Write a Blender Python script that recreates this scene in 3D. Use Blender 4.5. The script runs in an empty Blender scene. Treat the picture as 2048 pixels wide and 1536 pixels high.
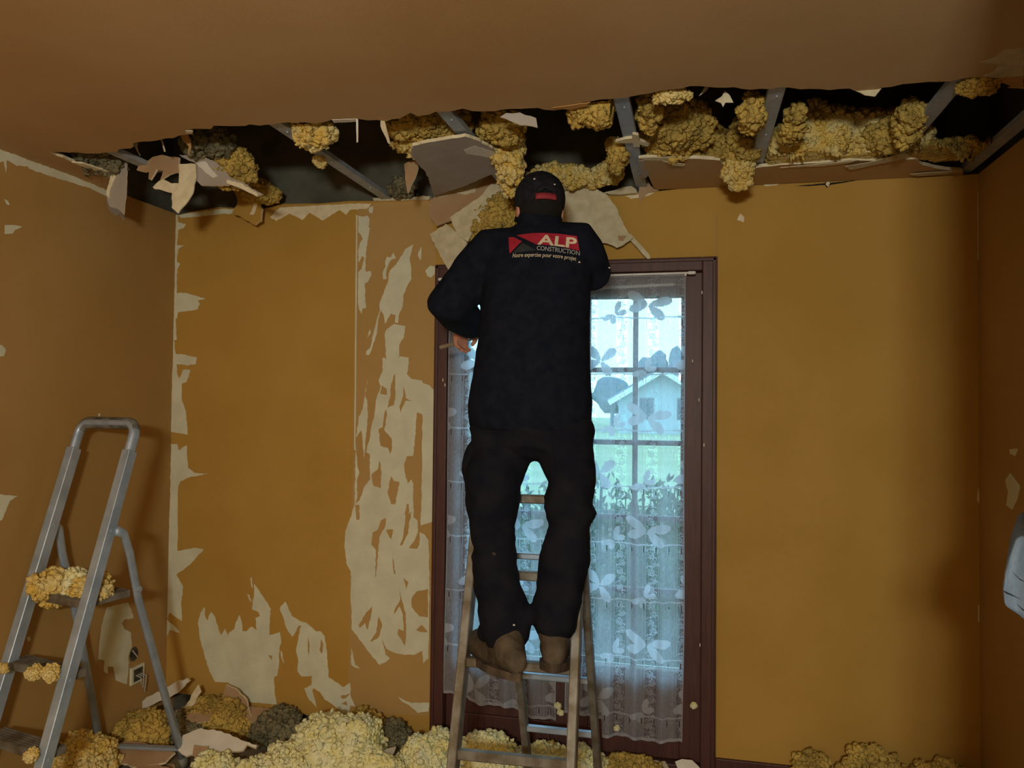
import bpy, bmesh, math, random
import numpy as np
from mathutils import Vector, Matrix, geometry
from mathutils.bvhtree import BVHTree

SC = bpy.context.scene
COL = SC.collection
random.seed(4)

# ------------------------------------------------------------------ camera
CAM = np.array([1.1465, -3.4387, 1.5721]); YAW, PITCH, ROLL, FPX = -.2241, .0236, .0102, 1571.1
FWD = np.array([math.sin(YAW)*math.cos(PITCH), math.cos(YAW)*math.cos(PITCH), math.sin(PITCH)])
_r = np.array([math.cos(YAW), -math.sin(YAW), 0]); _u = np.cross(_r, FWD)
RGT = _r*math.cos(ROLL) + _u*math.sin(ROLL); UPV = _u*math.cos(ROLL) - _r*math.sin(ROLL)
cd = bpy.data.cameras.new('camera'); cam = bpy.data.objects.new('camera', cd); COL.objects.link(cam)
cd.sensor_width = 36; cd.lens = FPX/2048*36; cd.clip_start = .05; cd.clip_end = 300
m = Matrix.Identity(4)
for i in range(3):
    m[i][0], m[i][1], m[i][2], m[i][3] = RGT[i], UPV[i], -FWD[i], CAM[i]
cam.matrix_world = m
SC.camera = cam

# ------------------------------------------------------------------ world, lights, exposure
vs = SC.view_settings
vs.view_transform = 'Standard'; vs.look = 'None'; vs.gamma = 1; vs.use_curve_mapping = False; vs.exposure = 0
w = bpy.data.worlds.new('overcast_sky'); SC.world = w; w.use_nodes = True
bg = w.node_tree.nodes['Background']; bg.inputs[0].default_value = (.42, .78, 1.0, 1); bg.inputs[1].default_value = 3.6
for lx, ly, pw in ((1.10, -4.5, 122), (1.24, -4.5, 98)):      # twin head work light behind the camera
    ld = bpy.data.lights.new('work_light', 'POINT'); ld.energy = pw; ld.color = (.97, 1, .93); ld.shadow_soft_size = .07
    lo = bpy.data.objects.new('work_light', ld); COL.objects.link(lo); lo.location = (lx, ly, 1.86)

# ------------------------------------------------------------------ helpers
def V(*a): return Vector(a if len(a) > 1 else a[0])
def ray(u, v): return FWD + RGT*(u-1024)/FPX + UPV*(768-v)/FPX
def at(u, v, **k):                                   # the point of a real plane (x=, y= or z=) that a photo pixel shows
    a, val = list(k.items())[0]; d = ray(u, v)
    if a == 'plane':
        p, n = np.array(val[0]), np.array(val[1]); t = ((p-CAM)@n)/(d@n)
    else:
        i = 'xyz'.index(a); t = (val-CAM[i])/d[i]
    return Vector(CAM + d*t)
def Z(ox, oy, s, pts): return [(ox+x/s, oy+y/s) for x, y in pts]

def jag(pts, amp, step, seed=0):
    """rough torn outline: closed list of Vectors -> more Vectors moved sideways in their own plane"""
    rnd = random.Random(seed); out = []
    n = geometry.normal(pts) if len(pts) > 2 else Vector((0, 1, 0))
    for i, a in enumerate(pts):
        b = pts[(i+1) % len(pts)]; L = (b-a).length; k = max(1, min(14, int(L/step)))
        side = (b-a).cross(n); side.normalize() if side.length > 1e-9 else None
        out.append(a)
        for j in range(1, k):
            out.append(a.lerp(b, j/k) + side*rnd.uniform(-amp, amp))
    return out

def link(name, me, mats, parent=None):
    for mt in (mats if isinstance(mats, (list, tuple)) else [mats]): me.materials.append(mt)
    o = bpy.data.objects.new(name, me); COL.objects.link(o)
    if parent is not None:
        o.parent = parent; o.matrix_parent_inverse = parent.matrix_world.inverted()
    return o
def tag(o, label=None, cat=None, group=None, kind=None):
    if label: o['label'] = label
    if cat: o['category'] = cat
    if group: o['group'] = group
    if kind: o['kind'] = kind
    return o
def empty(name, loc):
    o = bpy.data.objects.new(name, None); COL.objects.link(o); o.location = loc; o.empty_display_size = .05
    o.matrix_world = Matrix.Translation(loc)
    return o

class MB:
    def __init__(s): s.bm = bmesh.new()
    def box(s, a, b, bev=0):
        a, b = Vector(a), Vector(b); c = (a+b)/2; d = b-a
        r = bmesh.ops.create_cube(s.bm, size=1, matrix=Matrix.Translation(c) @ Matrix.Diagonal((abs(d.x), abs(d.y), abs(d.z), 1)))
        if bev:
            es = {e for v in r['verts'] for e in v.link_edges}
            bmesh.ops.bevel(s.bm, geom=list(es), offset=bev, segments=2, affect='EDGES', profile=.5)
        return s
    def bar(s, a, b, wd, dp, ref=(0, 0, 1), bev=.002):
        """box beam from a to b, wd across the ref side, dp in the other"""
        a, b, ref = Vector(a), Vector(b), Vector(ref); d = b-a; L = d.length; z = d/L
        x = z.cross(ref); x = x.normalized() if x.length > 1e-5 else z.orthogonal().normalized(); y = z.cross(x)
        M = Matrix((x, y, z)).transposed().to_4x4(); M.translation = (a+b)/2
        r = bmesh.ops.create_cube(s.bm, size=1, matrix=M @ Matrix.Diagonal((wd, dp, L, 1)))
        if bev:
            es = {e for v in r['verts'] for e in v.link_edges}
            bmesh.ops.bevel(s.bm, geom=list(es), offset=bev, segments=1, affect='EDGES')
        return s
    def loft(s, rings, n=20):
        """rings of (centre, semi axis a, semi axis b): a closed tube"""
        vv = []
        for c, a, b in rings:
            vv.append([s.bm.verts.new(Vector(c) + Vector(a)*math.cos(2*math.pi*i/n) + Vector(b)*math.sin(2*math.pi*i/n)) for i in range(n)])
        for r0, r1 in zip(vv, vv[1:]):
            for i in range(n): s.bm.faces.new((r0[i], r0[(i+1) % n], r1[(i+1) % n], r1[i]))
        s.bm.faces.new(vv[0][::-1]); s.bm.faces.new(vv[-1])
        return s
    def tube(s, pts, rad, n=16, flat=None, round_ends=True):
        pts = [Vector(p) for p in pts]; rad = list(rad) if isinstance(rad, (list, tuple)) else [rad]*len(pts)
        if round_ends:
            d0 = (pts[0]-pts[1]).normalized(); d1 = (pts[-1]-pts[-2]).normalized()
            P = [pts[0]+d0*rad[0]*.85, pts[0]+d0*rad[0]*.5] + pts + [pts[-1]+d1*rad[-1]*.5, pts[-1]+d1*rad[-1]*.85]
            R_ = [rad[0]*.35, rad[0]*.8] + rad + [rad[-1]*.8, rad[-1]*.35]
        else: P, R_ = pts, rad
        rings = []; x = None
        for i, p in enumerate(P):
            t = (P[min(i+1, len(P)-1)] - P[max(i-1, 0)]).normalized()
            if x is None: x = t.cross(Vector(flat[0])).normalized() if flat else t.orthogonal().normalized()
            x = (x - t*x.dot(t)).normalized(); y = t.cross(x)
            fx, fy = (flat[1], flat[2]) if flat else (1, 1)
            rings.append((p, x*R_[i]*fx, y*R_[i]*fy))
        return s.loft(rings, n)
    def ball(s, c, r, sub=3, rot=None):
        M = Matrix.Translation(c) @ (rot.to_4x4() if rot else Matrix.Identity(4)) @ Matrix.Diagonal((*(r if isinstance(r, (tuple, list)) else (r, r, r)), 1))
        bmesh.ops.create_icosphere(s.bm, subdivisions=sub, radius=1, matrix=M); return s
    def build(s, name, mats, parent=None, smooth=False):
        bmesh.ops.recalc_face_normals(s.bm, faces=s.bm.faces)
        me = bpy.data.meshes.new(name); s.bm.to_mesh(me); s.bm.free()
        if smooth:
            for p in me.polygons: p.use_smooth = True
        return link(name, me, mats, parent)

def slab(name, pts, thick, mats, parent=None, amp=0, step=.02, seed=0, curl=None):
    """torn sheet: outline of Vectors, real thickness along the normal away from the room; mats = front, edge, back"""
    pts = jag(pts, amp, step, seed) if amp else [Vector(p) for p in pts]
    n = geometry.normal(pts)
    if n.dot(Vector(CAM)-pts[0]) < 0: n = -n
    tris = geometry.tessellate_polygon([pts]); N = len(pts)
    bm = bmesh.new(); f = [bm.verts.new(p) for p in pts]; b = [bm.verts.new(p-n*thick) for p in pts]
    for t in tris:
        if len(set(t)) < 3: continue
        try:
            a = bm.faces.new([f[i] for i in t]); a.material_index = 0
            c = bm.faces.new([b[i] for i in reversed(t)]); c.material_index = 2
        except ValueError: pass
    for i in range(N):
        j = (i+1) % N
        try: q = bm.faces.new((f[i], f[j], b[j], b[i])); q.material_index = 1
        except ValueError: pass
    bmesh.ops.recalc_face_normals(bm, faces=bm.faces)
    me = bpy.data.meshes.new(name); bm.to_mesh(me); bm.free()
    ms = mats if isinstance(mats, (list, tuple)) else [mats]*3
    return link(name, me, list(ms), parent)
def shard(name, px, thick, mats, parent=None, amp=.003, step=.015, seed=0, **plane):
    return slab(name, [at(u, v, **plane) for u, v in px], thick, mats, parent, amp, step, seed)

# numpy noise
def _h(i, j, k, s):
    n = (i*374761393 + j*668265263 + k*2147483647 + s*1274126177) & 0xffffffff
    n = ((n ^ (n >> 13))*1274126177) & 0xffffffff
    return ((n ^ (n >> 16)) & 0xffff)/65535.
def vnoise(p, s=0):
    p = np.asarray(p); i = np.floor(p).astype(np.int64); f = p-i; f = f*f*(3-2*f); r = 0
    for a in (0, 1):
        for b in (0, 1):
            for c in (0, 1):
                wt = (f[:, 0] if a else 1-f[:, 0])*(f[:, 1] if b else 1-f[:, 1])*(f[:, 2] if c else 1-f[:, 2])
                r = r + wt*_h(i[:, 0]+a, i[:, 1]+b, i[:, 2]+c, s)
    return r
def fbm(p, s=0, o=3): return sum(vnoise(p*2**k, s+k)/2**k for k in range(o))/(2-2**(1-o)) - .5
def worley(p, s=0):
    p = np.asarray(p); i = np.floor(p).astype(np.int64); best = np.full(len(p), 9.)
    for a in (-1, 0, 1):
        for b in (-1, 0, 1):
            for c in (-1, 0, 1):
                q = i+np.array([a, b, c])
                fx = np.stack([_h(q[:, 0], q[:, 1], q[:, 2], s+t) for t in (0, 7, 13)], 1)
                best = np.minimum(best, ((q+fx-p)**2).sum(1))
    return np.sqrt(best)

# ------------------------------------------------------------------ materials
def mat(name, c, c2=None, scale=8, rough=.85, metal=0, bump=0, bscale=60, spec=.25, stretch=None, detail=4, lo=.35, hi=.65):
    mt = bpy.data.materials.new(name); mt.use_nodes = True; nt = mt.node_tree; N, L = nt.nodes, nt.links
    p = N['Principled BSDF']; p.inputs['Roughness'].default_value = rough; p.inputs['Metallic'].default_value = metal
    p.inputs['Specular IOR Level'].default_value = spec; p.inputs['Base Color'].default_value = (*c, 1)
    tc = N.new('ShaderNodeTexCoord'); src = tc.outputs['Object']
    if stretch:
        mp = N.new('ShaderNodeMapping'); mp.inputs['Scale'].default_value = stretch; L.new(src, mp.inputs[0]); src = mp.outputs[0]
    if c2:
        n = N.new('ShaderNodeTexNoise'); n.inputs['Scale'].default_value = scale; n.inputs['Detail'].default_value = detail; L.new(src, n.inputs['Vector'])
        r = N.new('ShaderNodeValToRGB'); r.color_ramp.elements[0].position = lo; r.color_ramp.elements[1].position = hi
        r.color_ramp.elements[0].color = (*c, 1); r.color_ramp.elements[1].color = (*c2, 1)
        L.new(n.outputs['Fac'], r.inputs[0]); L.new(r.outputs[0], p.inputs['Base Color'])
    if bump:
        n = N.new('ShaderNodeTexNoise'); n.inputs['Scale'].default_value = bscale; n.inputs['Detail'].default_value = 6; L.new(src, n.inputs['Vector'])
        b = N.new('ShaderNodeBump'); b.inputs['Strength'].default_value = bump; b.inputs['Distance'].default_value = .01
        L.new(n.outputs['Fac'], b.inputs['Height']); L.new(b.outputs[0], p.inputs['Normal'])
    return mt
M_wallB = mat('ochre_wallpaper', (.42, .240, .044), (.47, .275, .060), 2.2, .8, bump=.08, bscale=220)
M_wallL = mat('brown_wallpaper', (.375, .222, .066), (.42, .255, .086), 2.0, .8, bump=.08, bscale=220)
M_wallW = mat('tan_wallpaper', (.42, .260, .085), (.46, .29, .105), 2.0, .8, bump=.08, bscale=220)
M_ceil = mat('tan_ceiling_paint', (.44, .27, .115), (.50, .33, .16), 1.3, .7, bump=.05, bscale=150)
M_bare = mat('bare_plaster_paper', (.67, .67, .50), (.59, .58, .43), 9, .9, bump=.15, bscale=90)
M_gyp = mat('gypsum_core', (.78, .69, .47), (.68, .58, .37), 30, .9, bump=.3, bscale=120)
M_card = mat('cardboard_backing', (.62, .55, .37), (.50, .43, .27), 26, .9, bump=.3, bscale=160, detail=8)
M_grey = mat('grey_board_paper', (.42, .38, .33), (.36, .30, .24), 5, .85, bump=.1)
M_brownb = mat('brown_painted_board', (.36, .22, .11), (.42, .28, .16), 6, .8, bump=.1)
M_torn = mat('torn_orange_paper', (.55, .30, .10), (.45, .24, .08), 12, .85)
M_white = mat('white_board_paper', (.72, .68, .58), (.6, .55, .46), 7, .85, bump=.1)
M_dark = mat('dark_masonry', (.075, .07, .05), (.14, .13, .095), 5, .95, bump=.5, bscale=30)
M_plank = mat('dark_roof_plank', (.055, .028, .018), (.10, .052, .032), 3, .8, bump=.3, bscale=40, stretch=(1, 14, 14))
M_steel = mat('galvanised_steel', (.33, .38, .43), (.42, .47, .52), 25, .55, .35, bump=.05)
M_alu = mat('worn_aluminium', (.34, .42, .52), (.46, .55, .66), 14, .45, .55, bump=.06, bscale=90)
M_aludirt = mat('dirty_aluminium', (.135, .108, .07), (.25, .235, .20), 18, .55, .35, bump=.1, bscale=70)
M_grip = mat('dark_worn_grip', (.07, .07, .06), (.2, .2, .17), 20, .6)
M_red = mat('dark_mahogany', (.060, .020, .016), (.085, .030, .022), 6, .5, bump=.1, bscale=40, stretch=(12, 12, 1), spec=.4)
M_floor = mat('dusty_floor', (.12, .09, .06), (.22, .17, .11), 6, .9, bump=.3, bscale=30)
M_wool = mat('yellow_glass_wool', (.74, .50, .11), (.80, .66, .30), 16, .95, bump=.9, bscale=150, spec=.05)
M_woolp = mat('pale_glass_wool', (.87, .79, .34), (.88, .87, .58), 14, .95, bump=.9, bscale=150, spec=.05)
M_wools = mat('soiled_glass_wool', (.40, .28, .075), (.70, .48, .12), 11, .95, bump=.9, bscale=150, spec=.05)
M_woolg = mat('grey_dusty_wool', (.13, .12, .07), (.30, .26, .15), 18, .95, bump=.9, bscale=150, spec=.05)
M_navy = mat('navy_sweat_fabric', (.006, .008, .014), (.010, .012, .020), 30, .95, bump=.25, bscale=400, spec=.08)
M_trous = mat('black_work_fabric', (.007, .008, .013), (.013, .013, .017), 12, .95, bump=.35, bscale=300, spec=.08)
M_cap = mat('black_cap_fabric', (.010, .010, .012), (.02, .02, .024), 60, .9, bump=.3, bscale=500, spec=.1)
M_skin = mat('skin', (.50, .24, .15), (.44, .19, .12), 20, .6, spec=.35)
M_hair = mat('dark_hair', (.008, .007, .006), (.014, .012, .010), 200, .9, bump=.5, bscale=500)
M_boot = mat('dusty_leather', (.040, .028, .017), (.105, .078, .050), 14, .85, bump=.5, bscale=70)
M_sole = mat('dark_rubber', (.045, .032, .022), (.11, .08, .05), 20, .85)
M_logor = mat('red_print', (.36, .018, .035), (.30, .014, .03), 60, .8)
M_logog = mat('dark_grey_print', (.020, .024, .026), (.026, .03, .032), 60, .8)
M_logow = mat('cream_print', (.62, .52, .36), (.55, .46, .32), 80, .8)
M_logos = mat('grey_print', (.34, .32, .30), (.28, .27, .26), 80, .8)
M_strap = mat('red_strap', (.30, .03, .04), (.22, .025, .03), 40, .7)
M_eye = mat('eye_white', (.8, .8, .78), rough=.3); M_iris = mat('iris', (.05, .03, .02), rough=.3)
M_beam = mat('pale_painted_wood', (.11, .15, .20), (.16, .21, .27), 9, .75, bump=.25, bscale=50, stretch=(3, 20, 3))
M_crack = mat('dark_crack', (.015, .013, .012))
M_rod = mat('white_rod', (.75, .72, .65), (.68, .65, .58), 20, .5)
M_wood = mat('ash_handle', (.30, .22, .14), (.22, .16, .10), 12, .7)
M_lawn = mat('lawn_grass', (.27, .36, .20), (.38, .44, .29), .6, 1, detail=8)
M_soil = mat('dark_soil', (.05, .06, .05), (.10, .11, .09), 3, 1)
M_leaf = mat('foliage', (.045, .085, .045), (.12, .18, .10), 9, .9)
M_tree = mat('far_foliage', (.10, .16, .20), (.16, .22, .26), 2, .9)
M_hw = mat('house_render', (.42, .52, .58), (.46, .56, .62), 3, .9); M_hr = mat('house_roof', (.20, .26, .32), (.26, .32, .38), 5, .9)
M_ht = mat('house_trim', (.8, .85, .86)); M_hg = mat('house_glass', (.10, .14, .18), rough=.2)
M_plug = mat('dark_socket', (.03, .028, .02), (.1, .09, .06), 30, .8); M_wire = mat('grey_wire', (.4, .38, .33))

def glass_mat():
    mt = bpy.data.materials.new('window_glass'); mt.use_nodes = True; nt = mt.node_tree; N, L = nt.nodes, nt.links
    N.clear(); o = N.new('ShaderNodeOutputMaterial'); t = N.new('ShaderNodeBsdfTransparent'); t.inputs[0].default_value = (.93, .97, .97, 1)
    g = N.new('ShaderNodeBsdfGlossy'); g.inputs['Roughness'].default_value = .03; f = N.new('ShaderNodeFresnel'); f.inputs[0].default_value = 1.3
    mx = N.new('ShaderNodeMixShader'); L.new(f.outputs[0], mx.inputs[0]); L.new(t.outputs[0], mx.inputs[1]); L.new(g.outputs[0], mx.inputs[2]); L.new(mx.outputs[0], o.inputs[0])
    return mt
M_glass = glass_mat()
def lace_mat():
    mt = bpy.data.materials.new('white_lace'); mt.use_nodes = True; nt = mt.node_tree; N, L = nt.nodes, nt.links
    N.clear(); o = N.new('ShaderNodeOutputMaterial'); t = N.new('ShaderNodeBsdfTransparent')
    d = N.new('ShaderNodeBsdfDiffuse'); d.inputs[0].default_value = (.85, .87, .90, 1)
    tl = N.new('ShaderNodeBsdfTranslucent'); tl.inputs[0].default_value = (.74, .86, 1.0, 1)
    m1 = N.new('ShaderNodeMixShader'); m1.inputs[0].default_value = .70; L.new(d.outputs[0], m1.inputs[1]); L.new(tl.outputs[0], m1.inputs[2])
    a = N.new('ShaderNodeAttribute'); a.attribute_name = 'lace'
    tc = N.new('ShaderNodeTexCoord'); n = N.new('ShaderNodeTexNoise'); n.inputs['Scale'].default_value = 190; n.inputs['Detail'].default_value = 2
    mp = N.new('ShaderNodeMapping'); mp.inputs['Scale'].default_value = (1, 1, .45); L.new(tc.outputs['Object'], mp.inputs[0]); L.new(mp.outputs[0], n.inputs['Vector'])
    ma = N.new('ShaderNodeMath'); ma.operation = 'MULTIPLY_ADD'; ma.inputs[1].default_value = .44; ma.inputs[2].default_value = -.22; L.new(n.outputs['Fac'], ma.inputs[0])
    ad = N.new('ShaderNodeMath'); ad.operation = 'ADD'; ad.use_clamp = True; L.new(a.outputs['Fac'], ad.inputs[0]); L.new(ma.outputs[0], ad.inputs[1])
    m2 = N.new('ShaderNodeMixShader'); L.new(ad.outputs[0], m2.inputs[0]); L.new(t.outputs[0], m2.inputs[1]); L.new(m1.outputs[0], m2.inputs[2]); L.new(m2.outputs[0], o.inputs[0])
    return mt
M_lace = lace_mat()

# ================================================================== THE ROOM
XL, XR, YB, ZC = -1.374, 2.257, -5.6, 2.5
def S(o): o['kind'] = 'structure'; return o
S(MB().box((XL-.3, YB-.2, -.1), (XR+.3, .06, 0)).build('floor', M_floor))

# back wall: plaster board in front of old masonry, notch for the french window, torn top and broken foot
top = [(-1.374, 2.49)] + [(at(u, v, y=0).x, at(u, v, y=0).z) for u, v in
      [(380, 424), (440, 414), (520, 420), (560, 408), (640, 407), (700, 402), (800, 402), (850, 401), (870, 396), (900, 400), (1010, 398), (1120, 392), (1200, 390), (1260, 386), (1300, 384)]]
top += [(1.1, 2.5), (2.257, 2.5)]
pts = [(2.257, 0), (2.257, 2.5)] + top[::-1][1:] + [(-1.374, .13), (-1.1, .12), (-.9, .10), (-.55, .085), (-.2, .07), (.018, .06), (.018, 2.182), (1.236, 2.182), (1.236, 0)]
wall = S(slab('wall_back', [Vector((x, 0, z)) for x, z in pts], .055, [M_wallB, M_gyp, M_gyp]))
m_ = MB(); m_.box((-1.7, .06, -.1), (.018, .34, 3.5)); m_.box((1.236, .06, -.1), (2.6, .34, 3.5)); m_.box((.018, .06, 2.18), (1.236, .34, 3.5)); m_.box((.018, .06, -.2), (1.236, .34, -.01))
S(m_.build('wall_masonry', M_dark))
wl = S(MB().box((XL-.06, YB, 0), (XL, .06, 2.5)).build('wall_left', M_wallL))
wr = S(MB().box((XR, YB, 0), (XR+.06, .06, 2.5)).build('wall_right', M_wallL))
S(MB().box((XL-.06, YB-.06, 0), (XR+.06, YB, 2.5)).build('wall_rear', M_wallL))
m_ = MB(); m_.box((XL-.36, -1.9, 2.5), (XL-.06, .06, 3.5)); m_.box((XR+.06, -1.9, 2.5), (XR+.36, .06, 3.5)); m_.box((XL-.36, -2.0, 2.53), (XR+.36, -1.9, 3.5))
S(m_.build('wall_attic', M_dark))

# ceiling sheet with the torn hole
cp = [(100, 304), (140, 306), (200, 307), (235, 305), (240, 299), (262, 297), (270, 284), (330, 276), (385, 268), (376, 259), (422, 258), (428, 252), (545, 250), (562, 247), (640, 246), (664, 238), (716, 237), (735, 240), (772, 242),
      (800, 238), (822, 226), (834, 232), (870, 223), (900, 222), (925, 216), (960, 224), (990, 222), (1060, 216), (1140, 220), (1165, 206), (1200, 199), (1250, 197), (1280, 188), (1340, 178), (1400, 172), (1450, 176), (1500, 178),
      (1580, 175), (1660, 179), (1700, 176), (1735, 190), (1760, 176), (1830, 166), (1900, 163), (1945, 156), (2000, 158), (2048, 155)]
edge = [at(u, v, z=ZC) for u, v in cp]
edge = [e + Vector((0, random.uniform(-.006, .006), 0)) for e in edge]
strip = [at(u, v, z=ZC) for u, v in [(222, 384), (226, 352), (200, 345), (160, 329), (135, 320), (112, 311)]]
strip[0].x = XL; strip[0].y = at(222, 385, x=XL).y
cpts = [Vector((XR, YB, ZC)), Vector((XL, YB, ZC)), strip[0]] + strip[1:] + edge + [Vector((2.15, -1.0, ZC)), Vector((XR, -.97, ZC))]
# subdivide only the torn run
run = strip[1:] + edge; rj = []
rnd = random.Random(3)
for a, b in zip(run, run[1:]):
    k = max(1, int((b-a).length/.025)); rj += [a.lerp(b, j/k) + (Vector((rnd.uniform(-.006, .006), rnd.uniform(-.009, .009), 0)) if j else Vector()) for j in range(k)]
ceil = S(slab('ceiling', cpts[:3] + rj + [edge[-1]] + cpts[-2:], .013, [M_ceil, M_gyp, M_card]))
# strip of ceiling left along the wall above the window
sp = [(1277, 318), (1290, 316), (1330, 317), (1380, 317), (1440, 321), (1450, 332), (1470, 345), (1510, 336), (1560, 330), (1640, 326), (1700, 320), (1760, 322), (1830, 318), (1845, 330), (1880, 338), (1925, 343)]
q = [at(u, v, z=ZC-.002) for u, v in sp] + [Vector((2.2, -.012, ZC-.002)), Vector((1.0, -.012, ZC-.002)), Vector((.985, -.06, ZC-.002))]
slab('ceiling_strip', q, .013, [M_ceil, M_gyp, M_card], ceil, .004, .03, 5)
# paper torn off the ceiling strip: pale skin and splinters
def onceil(name, px, mt, seed, z=ZC-.004, parent=ceil, th=.002, amp=.002): return slab(name, [at(u, v, z=z) for u, v in px], th, mt, parent, amp, .015, seed)
onceil('torn_paper', [(1277, 322), (1288, 322), (1291, 340), (1300, 347), (1292, 356), (1281, 356), (1279, 340)], M_grey, 1)
onceil('torn_paper', [(1277, 316), (1300, 315), (1360, 314), (1385, 318), (1340, 321), (1290, 321)], M_gyp, 2)
onceil('splinter', [(1325, 322), (1345, 325), (1370, 329), (1367, 333), (1345, 331)], M_gyp, 3, ZC-.012)
onceil('splinter', [(1690, 333), (1740, 325), (1810, 306), (1818, 310), (1812, 317), (1750, 330), (1700, 340)], M_card, 4, ZC-.012)
onceil('splinter', [(1560, 336), (1640, 328), (1720, 320), (1700, 326), (1640, 333)], M_gyp, 5, ZC-.008)
onceil('splinter', [(1820, 349), (1860, 345), (1920, 342), (1880, 349), (1835, 353)], M_card, 6, ZC-.01)
onceil('torn_paper', [(2048, 155), (2010, 157), (1985, 163), (2005, 166), (2022, 172), (2015, 176), (2048, 178)], M_torn, 7)
onceil('bare_patch', [(2048, 95), (2010, 100), (1990, 115), (1960, 125), (2000, 130), (1985, 145), (1965, 152), (2005, 158), (2048, 155)], M_card, 8, ZC-.001, th=.001)
onceil('torn_paper', [(1105, 216), (1140, 211), (1180, 205), (1172, 212), (1145, 220)], M_torn, 9)
onceil('torn_paper', [(664, 240), (714, 238), (716, 243), (668, 246)], M_white, 10)
onceil('torn_paper', [(371, 262), (386, 262), (384, 267), (373, 267)], M_white, 11)

# roof planks seen through the hole
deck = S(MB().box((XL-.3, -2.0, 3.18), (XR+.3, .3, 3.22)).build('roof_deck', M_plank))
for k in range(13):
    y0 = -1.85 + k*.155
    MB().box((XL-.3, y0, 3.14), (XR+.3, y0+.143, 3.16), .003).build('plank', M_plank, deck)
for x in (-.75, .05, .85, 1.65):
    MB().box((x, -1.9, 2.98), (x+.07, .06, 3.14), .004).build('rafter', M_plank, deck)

S(MB().box((1.60, -3.0, 0), (XR, -2.35, 2.5)).build('wall_chimney', M_wallL))
# baseboard
bb = S(MB().box((1.254, -.018, 0), (XR, 0, .096), .003).build('baseboard_back', M_red))

# ---------------------------------------------------------------- torn wallpaper: bare patches on the walls
def patch(px, mt=M_bare, seed=0, off=.0012, name='bare_patch', parent=wall, amp=.0022, **pl):
    pl = pl or dict(y=-off)
    return shard(name, px, .0011, mt, parent, amp, .012, seed, **pl)
A1 = (690, 400, 4.8); A2 = (680, 700, 4.8); A3 = (680, 1010, 4.8)
# the tan drop of wallpaper between seam and window
shard('wallpaper_drop', [(715, 408), (858, 402), (866, 440), (872, 531), (871, 700), (868, 1000), (862, 1432), (695, 1424), (703, 1000), (712, 700)], .0006, M_wallW, wall, 0, .02, 0, y=-.0006)
patch(Z(*A1, [(130,150),(175,160),(215,150),(235,180),(225,260),(240,270),(215,400),(205,480),(195,600),(200,690),(245,680),(255,720),(215,790),(190,800),(195,940),(200,1040),(170,1040),(158,1095),(135,1050),(122,980),(125,700),(160,660),(185,550),(160,540),(130,600),(125,500),(150,400),(170,375),(150,330),(128,310)]), seed=1)
patch(Z(*A1, [(235,70),(270,60),(262,125),(240,125),(225,100)]), seed=2)
patch(Z(*A1, [(655,425),(640,490),(620,560),(635,650),(640,750),(600,820),(560,910),(555,1020),(515,1110),(510,1180),(480,1180),(485,1105),(440,1090),(385,1190),(370,1100),(345,1060),(320,1140),(300,1300),(265,1400),(230,1490),(200,1485),(205,1450),(240,1420),(275,1270),(310,1130),(335,1060),(330,1000),(370,900),(410,790),(430,680),(490,620),(530,550),(555,520),(580,470)]), seed=3)
patch(Z(*A1, [(465,505),(490,560),(450,570),(420,610),(395,690),(400,760),(365,760),(360,700),(390,640),(385,590),(400,545),(440,550)]), seed=4)
patch(Z(*A1, [(735,445),(725,580),(700,530),(715,480)]), seed=5)
patch(Z(*A1, [(770,680),(820,630),(862,640),(860,710),(825,745),(790,730)]), seed=6)
patch(Z(*A1, [(245,1240),(245,1280),(215,1325),(225,1270)]), seed=7)
big = Z(*A1, [(395,1536),(390,1420),(380,1300),(400,1240),(470,1190),(580,1210),(565,1320),(525,1380),(515,1530)])
big += Z(*A2, [(570,60),(610,65),(660,70),(655,180),(640,230),(690,280),(780,290),(800,320),(860,340),(905,390),(900,840),(895,1500)])
big += Z(*A3, [(885,160),(830,180),(760,205),(750,250),(810,280),(850,340),(860,800),(850,1470),(800,1520),(790,1400),(700,1440),(620,1440),(540,1425),(440,1380),(480,1470),(450,1500),(380,1536),(300,1440),(240,1360),(110,1190),(110,1000),(100,880),(105,640),(60,560),(45,420),(50,250),(90,150),(140,0)])
big += Z(*A2, [(190,1440),(230,1320),(290,1240),(285,1000),(250,980),(285,850),(300,740),(330,640),(345,480),(390,350),(370,290),(410,190),(405,80),(430,70)])
patch(big, seed=8)
patch(Z(*A2, [(265,280),(240,440),(260,480),(268,640),(250,830),(230,1040),(215,860),(205,770),(155,840),(180,640),(220,560),(238,420)]), seed=9)
patch(Z(*A2, [(150,880),(165,1100),(185,1180),(160,1260),(165,1420),(140,1500),(145,1200)]), seed=10)
isl = [Z(*A2, h) for h in ([(525,225),(530,440),(515,530),(455,555),(480,460),(490,330)],[(400,340),(445,370),(450,430),(385,420)],[(440,570),(450,630),(425,770),(495,850),(500,930),(480,1000),(460,940),(390,920),(370,760),(410,740),(420,640)],
     [(610,360),(630,460),(690,490),(630,485),(580,600),(570,540),(600,460)],[(380,1060),(395,1160),(390,1330),(320,1300),(300,1200),(360,1150)],[(490,1210),(520,1260),(570,1270),(550,1370),(530,1480),(490,1480),(455,1370)],
     [(640,1020),(700,1020),(720,850),(740,600),(790,620),(780,1520),(700,1520),(705,1290),(680,1240),(650,1280),(620,1170),(615,1090)])]
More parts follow.
